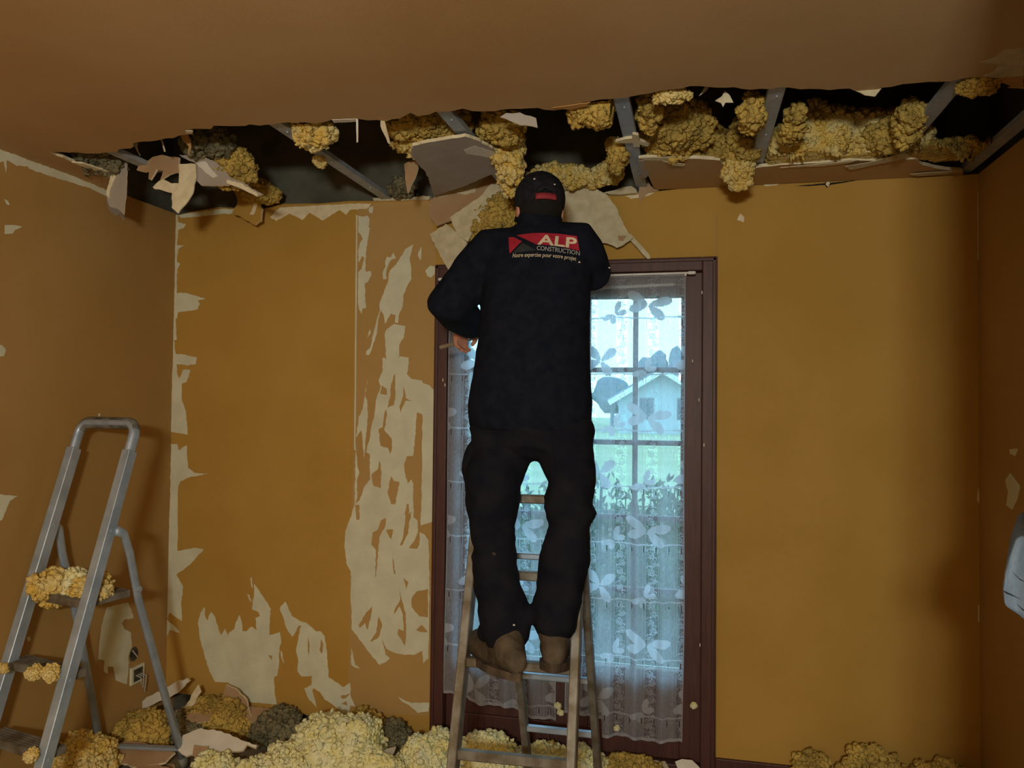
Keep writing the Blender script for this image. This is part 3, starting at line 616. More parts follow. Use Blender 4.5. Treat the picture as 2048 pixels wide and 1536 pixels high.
# hanging and broken boards
FB = [M_brownb, M_gyp, M_card]; FC = [M_card, M_gyp, M_card]; FG = [M_grey, M_gyp, M_card]
def board(px, mats, label, y=None, th=.0115, seed=0, grp='broken boards around the ceiling hole', amp=.003, **pl):
    o = shard('plasterboard_piece', px, th, mats, None, amp, .016, seed, **(pl or dict(y=y))); return tag(o, label, 'plasterboard', grp)
p0, p1, p2 = at(822, 293, z=2.485), at(930, 274, z=2.495), at(900, 385, y=-.16)
nF = (p1-p0).cross(p2-p0).normalized()
slabF = board([(825, 292), (862, 284), (930, 273), (955, 281), (985, 297), (1000, 330), (1003, 345), (975, 352), (930, 372), (868, 392), (862, 372), (852, 345), (838, 330), (822, 310)], [M_grey, M_gyp, M_card], 'grey plasterboard slab hanging under the third channel left of the cap', seed=1, plane=(p0, nF))
board([(808, 328), (838, 317), (833, 345), (815, 386), (810, 355)], FB, 'small pointed board hanging by its paper at the left of the grey slab', y=-.50, seed=2)
shard('torn_paper', [(928, 300), (950, 292), (990, 305), (990, 318), (960, 312), (935, 308)], .001, M_white, slabF, .002, .01, 3, plane=(p0+nF*(.0015 if nF.dot(Vector(CAM)-p0) > 0 else -.0015), nF))
A_ = board([(862, 400), (872, 388), (915, 368), (962, 345), (1003, 347), (1008, 380), (1012, 402), (960, 445), (936, 482), (905, 440), (872, 452), (860, 436), (857, 412)], FB, 'brown board broken out of the wall left of the cap', y=-.075, seed=4)
shard('torn_paper', [(868, 394), (905, 372), (950, 346), (972, 346), (968, 358), (955, 372), (948, 386), (925, 389), (908, 384), (888, 393)], .001, M_card, A_, .003, .01, 5, y=-.077)
board(Z(840, 320, 4.042, [(575,195),(680,210),(690,260),(650,320),(530,420),(470,520),(410,610),(385,660),(300,600),(240,465),(380,370),(480,300)]), FC, 'pale cardboard-backed board strip slanting beside the left ear', y=-.10, seed=6)
board(Z(840, 320, 4.042, [(75,600),(210,515),(310,590),(380,665),(370,710),(300,790),(240,920),(180,800)]), FC, 'pale pointed board above the left window corner', y=-.085, seed=7)
D_ = board(Z(840, 320, 4.042, [(1100,165),(1180,205),(1370,200),(1510,280),(1580,370),(1640,500),(1700,612),(1720,625),(1640,690),(1590,710),(1500,670),(1420,660),(1200,640),(1080,560)]), FC, 'large pale board leaning on the wall right of the cap', y=-.07, seed=8)
shard('torn_paper', Z(840, 320, 4.042, [(1600, 612), (1672, 612), (1640, 655), (1606, 650)]), .001, M_brownb, D_, .001, .01, 9, y=-.0715)
board([(1254, 474), (1261, 467), (1280, 488), (1298, 508), (1301, 517), (1295, 518)], FC, 'thin pale splinter slanting down to the right window corner', y=-.05, seed=10, amp=.0015, th=.006)
E1 = (200, 240, 5.689)
board(Z(*E1, [(890,500),(1085,500),(1092,640),(1055,830),(960,970),(885,1062),(815,1000),(820,830),(720,805),(620,785),(600,765),(710,670),(810,720),(893,720)]), [M_gyp, M_gyp, M_brownb], 'cream leaf-shaped board piece dangling over the left wall corner', y=-.694, seed=11, th=.006)
board(Z(*E1, [(600,420),(700,395),(800,420),(895,425),(900,590),(840,600),(780,620),(680,690),(720,570),(640,560),(570,680),(550,670),(560,580),(500,590),(415,570),(460,450),(520,480)]), FB, 'ragged brown board hanging above the cream leaf-shaped piece', y=-.70, seed=12)
G3 = board(Z(*E1, [(900,395),(1180,410),(1290,465),(1400,540),(1480,655),(1600,700),(1850,840),(1790,862),(1480,725),(1440,745),(1150,745),(1100,690),(1090,500)]), FG, 'grey-mauve board sagging right of the cream leaf-shaped piece', y=-.68, seed=13)
shard('torn_paper', Z(*E1, [(1085, 485), (1200, 470), (1260, 550), (1340, 640), (1290, 660), (1190, 590)]), .001, M_white, G3, .002, .01, 14, y=-.6815)
shard('broken_edge', Z(*E1, [(1440, 680), (1600, 715), (1800, 845), (1780, 870), (1600, 775), (1440, 715)]), .008, M_gyp, G3, .002, .012, 15, y=-.686)
G4 = board(Z(*E1, [(1500,770),(1730,830),(1790,900),(1845,1010),(1830,1150),(1760,1195),(1600,1100),(1500,1060),(1560,960),(1555,870)]), [M_wallB, M_gyp, M_card], 'ochre wallpapered board flap hanging over the wall top left of the dark gap', y=-.10, seed=16)
shard('torn_paper', Z(*E1, [(1725, 870), (1760, 880), (1792, 960), (1750, 1075), (1700, 1075), (1745, 980)]), .001, M_gyp, G4, .002, .01, 17, y=-.1015)
G5 = board(Z(*E1, [(190,325),(245,350),(298,400),(310,600),(298,870),(270,1080),(200,1010),(110,985),(70,830),(130,640),(185,560)]), FG, 'grey torn paper strip hanging along the left wall at the end of the hole', y=-.68, seed=18, th=.003)
shard('torn_paper', Z(*E1, [(210, 500), (225, 560), (160, 680), (110, 800), (105, 890), (68, 850), (75, 800), (125, 610)]), .002, M_gyp, G5, .002, .01, 19, y=-.6825)
board(Z(*E1, [(905, 150), (975, 130), (1030, 240), (1035, 310), (1000, 400), (1010, 300), (950, 240)]), [M_torn, M_gyp, M_card], 'orange paper flap hanging from the ceiling edge near the left corner', y=-.86, seed=20, th=.002)
board(Z(*E1, [(680, 180), (695, 180), (745, 360), (728, 360)]), FC, 'thin upright paper sliver hanging from the ceiling edge near the left corner', y=-.88, seed=21, th=.002, amp=.001)
board(Z(*E1, [(270, 205), (360, 225), (430, 265), (420, 300), (460, 410), (400, 310)]), FC, 'curled pale paper shred at the ceiling edge beside the left wall', y=-.80, seed=22, th=.002, amp=.002)
board([(712, 238), (716, 238), (716, 284), (713, 285)], [M_white]*3, 'thin white thread-like paper strip hanging over the dark planks', y=-1.06, seed=23, th=.0015, amp=.0005)
board(Z(540, 220, 4.096, [(905, 75), (935, 80), (960, 180), (985, 280), (965, 270), (935, 200), (905, 130)]), FC, 'narrow cream board sliver hanging from the ceiling edge above the dark planks', y=-1.02, seed=24, th=.005, amp=.0015)
board(Z(1020, 150, 4.096, [(1760, 130), (1800, 165), (1830, 225), (1765, 225), (1745, 262), (1730, 230), (1680, 210), (1735, 175)]), FC, 'star-shaped cream paper scrap hanging under the ceiling edge', y=-1.0, seed=25, th=.003, amp=.0015)
board(Z(1500, 130, 3.737, [(770, 185), (830, 180), (985, 172), (935, 235), (860, 225)]), FC, 'broad pale paper flap drooping from the ceiling edge at the right', y=-.98, seed=26, th=.003, amp=.002)
board(Z(1020, 150, 4.096, [(865, 548), (950, 525), (1000, 520), (1005, 488), (1050, 495), (1065, 540), (1145, 565), (1130, 588), (1060, 570), (1065, 592), (1010, 590), (1008, 560), (940, 560)]), [M_gyp, M_gyp, M_card], 'cream plaster scrap screwed under the channel right of the cap', seed=27, z=2.505, th=.010, amp=.0015)
board([(1000, 234), (1012, 226), (1040, 225), (1072, 236), (1075, 255), (1040, 250)], FG, 'grey board corner under the ceiling edge above the hanging insulation', y=-.985, seed=28, th=.006)
board([(745, 396), (790, 394), (860, 392), (858, 399), (790, 401), (748, 402)], FC, 'pale board rubble lying on the wall top at the foot of the bare channel', y=-.02, seed=29, th=.03)
board([(1205, 386), (1240, 376), (1262, 372), (1272, 378), (1275, 386), (1240, 389)], FC, 'pale board rubble lying on the wall top right of the large leaning board', y=-.03, seed=30, th=.02)
board([(1410, 172), (1422, 168), (1412, 182), (1398, 192)], FC, 'tiny curled paper shred under the ceiling edge', y=-1.0, seed=31, th=.002, amp=.001)
board([(143, 325), (165, 327), (225, 346), (222, 351), (160, 332)], [M_gyp]*3, 'pale splintered edge of the ceiling gap along the left wall', seed=32, z=2.494, th=.006, amp=.001)

# ================================================================== LADDERS
def stile_r(z): return Vector((-.97, -.775+(z-1.431)*.3733, z))
def stile_l(z): return Vector((-1.285, -.705+(z-1.431)*.3733, z))
sl = empty('step_ladder', (-1.12, -.9, 0)); tag(sl, 'aluminium step ladder with hoop handle by the left wall, insulation on its treads', 'ladder')
for fn in (stile_l, stile_r):
    s = MB().bar(fn(0), fn(1.37), .046, .034, (1, 0, 0)).build('stile', M_alu, sl)
    for z in (.825, .59, .355, 1.08): 
        p = fn(z); MB().tube([p+Vector((.015, 0, 0)), p+Vector((.0195, 0, 0))], .006, 10, round_ends=False).build('rivet', M_steel, s)
    MB().bar(fn(.0), fn(.05), .052, .040, (1, 0, 0)).build('foot', M_grip, s)
hp = []
a, b = stile_l(1.36), stile_r(1.36); ta, tb = stile_l(1.475), stile_r(1.475)
for t in np.linspace(0, 1, 7): hp.append(a.lerp(ta, t*.6))
for k in range(1, 8):
    an = k/8*math.pi/2; hp.append(stile_l(1.429).lerp(ta, math.sin(an)) + (tb-ta)*.16*(1-math.cos(an)))
for k in range(7, 0, -1):
    an = k/8*math.pi/2; hp.append(stile_r(1.429).lerp(tb, math.sin(an)) - (tb-ta)*.16*(1-math.cos(an)))
for t in np.linspace(1, 0, 7): hp.append(b.lerp(tb, t*.6))
hoop = MB().tube(hp, .017, 14, ((0, .35, 1), .90, 1.25), round_ends=False).build('hoop_handle', M_alu, sl, True)
hp2 = [p for p in hp if p.z > 1.44]
MB().tube(hp2, .0190, 14, ((0, .35, 1), .90, 1.25), round_ends=False).build('grip_sleeve', M_grip, hoop, True)
for z, dp in ((.825, .20), (.59, .085), (.355, .085), (.12, .085)):
    L_, R_ = stile_l(z), stile_r(z); ax = (R_-L_).normalized(); dn = Vector((0, 1, 0))
    t = MB().bar(L_+dn*dp/2, R_+dn*dp/2, .028, dp, (0, 1, 0)).build('tread', M_aludirt, sl)
    t.data.transform(Matrix.Identity(4))
    n = int(dp/.014)
    for k in range(n):
        y = (k+.5)/n*dp; MB().bar(L_+dn*y+Vector((0, 0, .0155)), R_+dn*y+Vector((0, 0, .0155)), .003, .006, (0, 1, 0), 0).build('rib', M_aludirt, t)
rl = [[(-.95, -.889, 1.079), (-.95, -.845, 1.06), (-.95, -.81, .98), (-.95, -.755, .79), (-.95, -.621, .451), (-.95, -.44, .005)], [(-1.305, -.815, 1.081), (-1.305, -.775, 1.05), (-1.305, -.755, .95), (-1.305, -.667, .663), (-1.305, -.50, .005)]]
for P in rl:
    leg = MB().tube(P, .020, 12, ((1, 0, 0), .95, .55), round_ends=False).build('rear_leg', M_alu, sl, True)
    MB().tube([Vector(P[-1])+Vector((0, -.02, .05)), Vector(P[-1])], .024, 10, ((1, 0, 0), .95, .6), round_ends=False).build('foot', M_grip, leg, True)
MB().bar((-1.305, -.54, .10), (-.95, -.485, .10), .012, .03, (0, 1, 0)).build('cross_brace', M_alu, sl)
for s in (-1, 1):
    x = -.95 if s > 0 else -1.305
    MB().tube([(x+.015, -.775, .835), (x+.022, -.775, .835)], .012, 12, round_ends=False).build('bolt', M_steel, sl)

# narrow double ladder under the person
FL = lambda z: Vector((.412+.002*z, -1.148+.338*z, z)); FR = lambda z: Vector((.795-.012*z, -1.130+.325*z, z))
RLf = lambda z: Vector((.525-.02*z, -.30-.345*z, z)); RRf = lambda z: Vector((.805-.028*z, -.30-.345*z, z))
al = empty('double_ladder', (.6, -.7, 0)); tag(al, 'narrow dusty aluminium double ladder the person stands on before the window', 'ladder')
for fn, w_ in ((FL, .030), (FR, .030), (RLf, .026), (RRf, .026)):
    s = MB().bar(fn(0.0), fn(1.26), .058 if w_ > .028 else .048, w_, (1, 0, 0), .003).build('stile', M_aludirt, al)
    MB().bar(fn(0), fn(.05), .064, w_+.007, (1, 0, 0)).build('foot', M_grip, s)
for z in (.20, .447, .712, .985, 1.235): MB().bar(FL(z), FR(z), .030, .030, (0, 1, 0), .004).build('rung', M_aludirt, al)
for z in (.06, .305, .535, .765, 1.02): MB().bar(RLf(z), RRf(z), .022, .028, (0, 1, 0), .004).build('rung', M_alu, al)
for fn in (FL, FR): MB().tube([fn(1.25)+Vector((-.02, .01, 0)), fn(1.25)+Vector((.02, .01, 0))], .012, 10).build('hinge_pin', M_steel, al, True)

# ================================================================== PERSON
def solidify(mb, name, voxel, mats, parent=None, smooth=6, folds=None, fac=.5):
    me = bpy.data.meshes.new('tmp'); bmesh.ops.recalc_face_normals(mb.bm, faces=mb.bm.faces); mb.bm.to_mesh(me); mb.bm.free()
    o = bpy.data.objects.new('tmp', me); COL.objects.link(o)
    r = o.modifiers.new('r', 'REMESH'); r.mode = 'VOXEL'; r.voxel_size = voxel; r.use_smooth_shade = True
    s = o.modifiers.new('s', 'SMOOTH'); s.iterations = smooth; s.factor = fac
    dg = bpy.context.evaluated_depsgraph_get(); dg.update(); ev = o.evaluated_get(dg); nm = bpy.data.meshes.new_from_object(ev)
    bpy.data.objects.remove(o); nm.name = name
    if folds:
        n = len(nm.vertices); co = np.empty(n*3); nm.vertices.foreach_get('co', co); c = co.reshape(-1, 3); nn = np.empty(n*3); nm.vertices.foreach_get('normal', nn); nn = nn.reshape(-1, 3)
        amp, sx, sz = folds
        d = (1-np.abs(fbm(np.stack([c[:, 0]*sx, c[:, 1]*sx, c[:, 2]*sz+c[:, 0]*6], 1), 5, 2))*4)*amp*.5 + fbm(c*9, 8, 2)*amp
        c += nn*d[:, None]; nm.vertices.foreach_set('co', c.ravel()); nm.update()
    for p in nm.polygons: p.use_smooth = True
    return link(name, nm, mats, parent)

def E_(mb, c, wx, dy, z, yc): mb.append((Vector((c, yc, z)), Vector((wx, 0, 0)), Vector((0, dy, 0))))
torso = [(1.475,.603,.205,.135,-.775),(1.50,.603,.213,.143,-.775),(1.57,.603,.216,.148,-.775),(1.66,.607,.205,.145,-.775),(1.76,.612,.196,.142,-.77),(1.86,.615,.190,.140,-.765),(1.96,.617,.192,.138,-.755),(2.04,.618,.196,.132,-.745),(2.10,.618,.190,.120,-.735),(2.145,.618,.150,.105,-.725),(2.18,.618,.104,.090,-.715),(2.205,.618,.080,.082,-.708),(2.225,.618,.074,.078,-.705)]
shL = at(985, 502, y=-.735); shR = at(1160, 489, y=-.735)
elL = at(897, 612, y=-.76); wrL = at(945, 650, y=-.54)
elR = at(1186, 548, y=-.70); wrR = at(1172, 492, y=-.50)
legL = [(1003,868,-0.785,0.1013),(1003,915,-0.8,0.1004),(985,960,-0.83,0.0926),(986,1010,-0.86,0.0820),(982,1052,-0.875,0.0704),(987,1110,-0.885,0.0704),(996,1170,-0.905,0.0733),(1006,1218,-0.925,0.0791),(1013,1258,-0.94,0.0772)]
legR = [(1130,868,-0.785,0.1004),(1132,915,-0.8,0.0936),(1143,960,-0.83,0.0801),(1139,1010,-0.86,0.0772),(1141,1055,-0.875,0.0647),(1131,1110,-0.885,0.0782),(1121,1160,-0.905,0.0714),(1114,1205,-0.925,0.0714),(1108,1248,-0.94,0.0675)]
head = Vector((.617, -.70, 2.275)); HY = math.radians(22); Rh = Matrix.Rotation(HY, 3, 'Z') @ Matrix.Rotation(-.12, 3, 'X')
def hp_(x, y, z): return head + Rh @ Vector((x, y, z))

def hand(mb, wr, d, palm, thumb_side, curl, L=.185):
    d = Vector(d).normalized(); palm = Vector(palm); palm = (palm-d*palm.dot(d)).normalized(); s = d.cross(palm)*thumb_side
    k = L/.185; P = lambda a, b, c: wr+d*a*k+s*b*k+palm*c*k
    mb.tube([P(-.02, 0, 0), P(.02, 0, 0), P(.05, .002, 0), P(.085, .002, .002)], [.024*k, .028*k, .036*k, .036*k], 14, (palm, 1.05, .45))
    for off, ln in ((.030, .074), (.0105, .083), (-.009, .077), (-.027, .060)):
        pts = [P(.075, off*.9, .001)]; an = 0
        for seg in (.45, .32, .26):
            an += curl*1.0; q0 = pts[-1]; pts.append(q0 + (d*math.cos(an)+palm*math.sin(an))*ln*seg*k)
        mb.tube(pts, [.0098*k, .0092*k, .0085*k, .0075*k], 10)
    mb.tube([P(.018, .024, .004), P(.045, .050, .014), P(.070, .056, .026), P(.088, .050, .038)], [.013*k, .0115*k, .0105*k, .0085*k], 10)

body = MB()
body.loft([(Vector((c, y, z)), Vector((wx*.82, 0, 0)), Vector((0, dy*.8, 0))) for z, c, wx, dy, y in torso[:-3]] + [(Vector((.618, -.712, 2.19)), Vector((.062, 0, 0)), Vector((0, .066, 0))), (Vector((.618, -.705, 2.25)), Vector((.060, 0, 0)), Vector((0, .064, 0)))], 28)
for sh, el, wr in ((shL, elL, wrL), (shR, elR, wrR)): body.tube([sh.lerp(Vector((.618, -.735, sh.z)), .35), sh, sh.lerp(el, .5), el, el.lerp(wr, .5), wr], [.055, .056, .048, .043, .040, .029], 18)
for lg in (legL, legR):
    body.tube([at(u, v, y=y) for u, v, y, r in lg], [r*.66 for *_, r in lg[:-2]]+[.042, .040], 18)
body.loft([(Vector((.605, -.77, z)), Vector((w_, 0, 0)), Vector((0, .10, 0))) for z, w_ in ((1.42, .10), (1.45, .15), (1.50, .160), (1.56, .16))], 24)
body.ball(hp_(0, 0, .02), (.076, .096, .098), 4, Rh); body.ball(hp_(0, .030, -.055), (.058, .066, .062), 4, Rh); body.ball(hp_(0, .058, -.092), (.030, .028, .022), 3, Rh)
body.tube([hp_(0, -.01, -.04), Vector((.618, -.71, 2.19))], [.055, .060], 18)
body.ball(hp_(0, .092, .018), (.055, .014, .010), 3, Rh)
body.tube([hp_(0, .095, .012), hp_(0, .110, -.020), hp_(0, .116, -.034)], [.009, .012, .014], 10)
for s in (-1, 1):
    body.ball(hp_(s*.012, .103, -.036), (.008, .009, .006), 2, Rh); body.ball(hp_(s*.036, .078, -.025), (.022, .018, .016), 3, Rh)
    body.ball(hp_(s*.079, -.004, -.018), (.008, .020, .032), 3, Rh); body.ball(hp_(s*.082, .002, -.038), (.006, .010, .010), 2, Rh)
body.ball(hp_(0, .093, -.058), (.022, .008, .005), 2, Rh); body.ball(hp_(0, .090, -.068), (.020, .009, .006), 2, Rh)
hL_d = at(906, 684, y=-.47)-wrL
hand(body, wrL, hL_d, (.35, -.2, -.6), -1, .75)
hR_d = at(1163, 440, y=-.42)-wrR
hand(body, wrR, hR_d, (-.2, 1, .1), 1, .28)
person = solidify(body, 'person', .0055, M_skin, None, 3)
tag(person, 'person in black cap and dark work clothes standing on the ladder, back to camera', 'person')
for s in (-1, 1):
    e = MB().ball(hp_(s*.031, .083, .002), .0125, 3).build('eye', M_eye, person, True)
    MB().ball(hp_(s*.031, .0935, .002), (.005, .0025, .005), 2, Rh).build('iris', M_iris, e, True)

# sweatshirt
sw = MB()
sw.loft([(Vector((c, y, z)), Vector((wx, 0, 0)), Vector((0, dy, 0))) for z, c, wx, dy, y in torso], 32)
sw.tube([sh_ for sh_ in (shL.lerp(Vector((.618, -.735, shL.z)), .45), shL, shL.lerp(elL, .33), shL.lerp(elL, .68), elL, elL.lerp(wrL, .35), elL.lerp(wrL, .75), wrL)], [.080, .084, .082, .080, .078, .072, .064, .056], 20)
sw.tube([sh_ for sh_ in (shR.lerp(Vector((.618, -.735, shR.z)), .45), shR, shR.lerp(elR, .33), shR.lerp(elR, .68), elR, elR.lerp(wrR, .35), elR.lerp(wrR, .75), wrR)], [.078, .076, .072, .068, .064, .058, .052, .047], 20)
sweat = solidify(sw, 'sweatshirt', .010, M_navy, person, 5, (.008, 7, 13))
sweat['label'] = 'dark navy sweatshirt with a red and white back print'
# collar and hem bands
def band(name, rings, mt, parent): return MB().loft(rings, 36).build(name, mt, parent, True)
band('collar', [(Vector((.618, -.706, 2.195)), Vector((.083, 0, 0)), Vector((0, .084, 0))), (Vector((.618, -.703, 2.225)), Vector((.079, 0, 0)), Vector((0, .085, 0))), (Vector((.618, -.700, 2.255)), Vector((.074, 0, 0)), Vector((0, .080, 0))), (Vector((.618, -.699, 2.26)), Vector((.066, 0, 0)), Vector((0, .072, 0)))], M_navy, sweat)
# trousers
tr = MB()
tr.loft([(Vector((.603, -.775, z)), Vector((w_, 0, 0)), Vector((0, d_, 0))) for z, w_, d_ in ((1.375, .05, .06), (1.395, .12, .10), (1.43, .190, .130), (1.48, .207, .138), (1.54, .200, .136))], 30)
for lg in (legL, legR): tr.tube([at(u, v, y=y) for u, v, y, r in lg], [r for *_, r in lg], 22)
tr.ball(at(942, 930, y=-.81), (.026, .055, .075), 3); tr.ball(at(1174, 1028, y=-.86), (.028, .05, .040), 3); tr.ball(at(1176, 920, y=-.80), (.02, .055, .08), 3)
p = at(1046, 1238, y=-.95); tr.ball(p, (.022, .03, .04), 3); p = at(975, 1262, y=-.92); tr.ball(p, (.03, .04, .03), 3); p = at(1072, 1225, y=-.93); tr.ball(p, (.028, .04, .022), 3)
trous = solidify(tr, 'trousers', .008, M_trous, person, 3, (.016, 8, 16))
trous['label'] = 'black work trousers with bulging side pockets'
MB().ball(at(985, 1108, y=-.957), (.012, .003, .007), 3).build('knee_scuff', M_sole, trous, True)

# boots
def boot(sole_z, heel, toe, shaft_top, parent):
    heel, toe, shaft_top = Vector(heel), Vector(toe), Vector(shaft_top); d = (toe-heel).normalized(); L = (toe-heel).length; side = d.cross(Vector((0, 0, 1))).normalized(); up = side.cross(d)
    b = MB(); P = lambda a, h: heel+d*a*L+up*h
    b.loft([(P(-.02, .045), side*.024, up*.034), (P(.04, .05), side*.036, up*.045), (P(.16, .054), side*.041, up*.052), (P(.38, .050), side*.042, up*.050), (P(.58, .046), side*.049, up*.048), (P(.76, .046), side*.053, up*.047), (P(.92, .044), side*.048, up*.044), (P(1.01, .038), side*.030, up*.030)], 24)
    an = P(.17, .075)
    b.tube([P(.18, .05), an, an.lerp(shaft_top, .6), shaft_top], [.044, .046, .049, .052], 20)
    o = solidify(b, 'boot', .006, M_boot, parent, 4, (.005, 16, 22))
    s = MB(); out = []
    for k in range(28):
        a = 2*math.pi*k/28; ca, sa = math.cos(a), math.sin(a); t = .48-.52*ca; wd = .046*(.86+.22*math.sin(math.pi*min(1, max(0, t)))+.06*t)
        out.append(heel+d*L*t+side*wd*sa*(1 if abs(sa) < 2 else 1))
    vb = [s.bm.verts.new(v-up*.012) for v in out]; vt = [s.bm.verts.new(v+up*.014) for v in out]
    s.bm.faces.new(vb); s.bm.faces.new(vt)
    for k in range(28): s.bm.faces.new((vb[k], vb[(k+1) % 28], vt[(k+1) % 28], vt[k]))
    s.build('sole', M_sole, o)
    lc = MB()
    for k in range(5):
        c = P(.50-.035*k, .086+.004*k); lc.tube([c-side*.024+up*.002, c+up*.006, c+side*.024+up*.002], .0028, 6)
    lc.build('laces', M_sole, o, True)
    return o
hl = at(1036, 1354, y=-1.04); tl = at(951, 1306, y=-.82)
bL = boot(0, hl, tl, at(1014, 1262, y=-.955), person)
hr = at(1108, 1338, y=-1.02); tr_ = at(1112, 1318, y=-.76)
bR = boot(0, hr, tr_, at(1106, 1252, y=-.945), person)
bL['label'] = 'dusty brown leather boot with its toe turned outward'; bR['label'] = 'dusty brown leather boot on the ladder rung'

# hair, cap
hb = MB(); hb.ball(hp_(0, -.012, -.008), (.0795, .0945, .082), 4, Rh)
hb.bm.verts.ensure_lookup_table(); inv = Rh.transposed()
bmesh.ops.delete(hb.bm, geom=[v for v in hb.bm.verts if (inv @ (v.co-head)).y > -.012 or (inv @ (v.co-head)).z > .03], context='VERTS')
hb.build('hair', M_hair, person, True)
cb = MB(); cb.ball(hp_(0, -.002, .020), (.0905, .110, .100), 5, Rh)
bmesh.ops.delete(cb.bm, geom=[v for v in cb.bm.verts if (inv @ (v.co-head)).z < -.022+.10*max(0, (inv @ (v.co-head)).y)*2 or ((inv @ (v.co-head)).y < -.07 and abs((inv @ (v.co-head)).x) < .034 and (inv @ (v.co-head)).z < .014-((inv @ (v.co-head)).x/.034)**2*.02)], context='VERTS')
cap = cb.build('cap', M_cap, person, True); sm_ = cap.modifiers.new('thickness', 'SOLIDIFY'); sm_.thickness = .003; cap['label'] = 'black baseball cap with a red strap'
MB().ball(hp_(0, -.002, .121), (.007, .007, .004), 2, Rh).build('top_button', M_cap, cap, True)
b_ = MB(); g = []
for i in range(9):
    a = -1.05+2.1*i/8
    g.append([b_.bm.verts.new(hp_(math.sin(a)*(.086+.0*k), .030+math.cos(a)*.070+k*.072*math.cos(a*.85), .012-.012*k-.020*abs(math.sin(a))**1.5-.004*k)) for k in (0, .35, .7, 1)])
for i in range(8):
    for k in range(3): b_.bm.faces.new((g[i][k], g[i+1][k], g[i+1][k+1], g[i][k+1]))
br = b_.build('brim', M_cap, cap, True); sm_ = br.modifiers.new('thickness', 'SOLIDIFY'); sm_.thickness = .003
for k in range(6):                                               # panel seams
    a = k*math.pi/3+.52; MB().tube([hp_(math.cos(a)*.0910*math.cos(t), -.002+math.sin(a)*.1108*math.cos(t), .020+.1006*math.sin(t)) for t in np.linspace(-.1 if math.sin(a) > -.9 else .2, 1.5, 9)], .0012, 6).build('seam', M_cap, cap, True)
st = MB(); ring0 = []
for i in range(13):
    x = -.036+.075*i/12; y = -.002-.1125*math.sqrt(max(0, 1-(x/.0925)**2))
    ring0.append([hp_(x, y-.001, -.018), hp_(x, y-.001, .003)])
vv = [[st.bm.verts.new(a), st.bm.verts.new(b)] for a, b in ring0]
for i in range(12): st.bm.faces.new((vv[i][0], vv[i+1][0], vv[i+1][1], vv[i][1]))
so = st.build('strap', M_strap, cap, True); sm_ = so.modifiers.new('thickness', 'SOLIDIFY'); sm_.thickness = .003; so['label'] = 'red adjusting strap across the back of the cap'
bpy.context.view_layer.update()

# print on the back, laid on the cloth
bvh = BVHTree.FromObject(sweat, bpy.context.evaluated_depsgraph_get())
bvhc = BVHTree.FromObject(cap, bpy.context.evaluated_depsgraph_get())
def lay(p, off): 
    h, n, i, dd = bvh.ray_cast(Vector((p.x, -1.6, p.z)), Vector((0, 1, 0)))
    return Vector((p.x, (h.y if h else -.9)-off, p.z))
YP = -.895
def decal(name, px, mt, off=.0025, parent=sweat):
    pts = [at(u, v, y=YP) for u, v in px]; bm = bmesh.new(); vv = [bm.verts.new(p) for p in pts]
    for t in geometry.tessellate_polygon([pts]): bm.faces.new([vv[i] for i in t])
    bmesh.ops.subdivide_edges(bm, edges=bm.edges, cuts=5, use_grid_fill=True); bmesh.ops.triangulate(bm, faces=bm.faces)
    for v in bm.verts: v.co = lay(v.co, off)
    me = bpy.data.meshes.new(name); bm.to_mesh(me); bm.free(); return link(name, me, mt, parent)
decal('print_red_triangle', [(1007, 465), (1019, 466), (1038, 477), (1014, 503)], M_logor)['label'] = 'bright red triangle of the back print'
decal('print_red_banner', [(1024, 462), (1060, 457.5), (1110, 457), (1147, 462), (1152, 492), (1108, 486), (1068, 484)], M_logor)['label'] = 'red banner of the back print'
decal('print_grey_triangle', [(1040, 480), (1068, 497), (1019, 503)], M_logog)['label'] = 'dark grey triangle of the back print'
def text(name, s, u0, v0, u1, v1, hpx, mt, bold=0, off=.004, shear=0, bow=0):
    cu = bpy.data.curves.new('t', 'FONT'); cu.body = s; cu.size = 1; cu.offset = bold; cu.shear = shear; cu.resolution_u = 3
    o = bpy.data.objects.new('t', cu); COL.objects.link(o); dg = bpy.context.evaluated_depsgraph_get(); dg.update(); me = bpy.data.meshes.new_from_object(o.evaluated_get(dg)); bpy.data.objects.remove(o)
    bm = bmesh.new(); bm.from_mesh(me); bpy.data.meshes.remove(me)
    bmesh.ops.triangulate(bm, faces=bm.faces)
    xs = [v.co.x for v in bm.verts]; x0, x1 = min(xs), max(xs); cap_h = .69
    for v in bm.verts:
        t = (v.co.x-x0)/(x1-x0); u = u0+(u1-u0)*t; vv = v0+(v1-v0)*t - bow*4*t*(1-t) - v.co.y/cap_h*hpx
        v.co = lay(at(u, vv, y=YP), off)
    me = bpy.data.meshes.new(name); bm.to_mesh(me); bm.free(); return link(name, me, mt, sweat)
text('lettering_large', 'ALP', 1070, 483.5, 1147, 488, 22, M_logow, .025)['label'] = 'large cream letters ALP'
text('lettering_middle', 'CONSTRUCTION', 1070, 496.5, 1153, 502.5, 9.5, M_logos, .012)['label'] = 'grey letters CONSTRUCTION'
text('lettering_small', 'Notre expertise pour votre projet', 1021, 512, 1147, 514.5, 8.5, M_logow, .004, shear=.15, bow=2)['label'] = 'small cream slogan line'
for i, (u, v, pr_) in enumerate([(1069, 358, cap), (1109, 369, cap), (1152, 516, sweat), (1206, 515, sweat), (1028, 1250, trous)]):
    if pr_ is cap:
        d = Vector(ray(u, v)); hh = bvhc.ray_cast(Vector(CAM), d)[0]
    else: hh = lay(at(u, v, y=-.9), .001) if pr_ is sweat else at(u, v, y=-1.012)
    if hh: MB().ball(hh, (.0042, .003, .0028), 2).build('plaster_fleck', M_white, pr_, True)
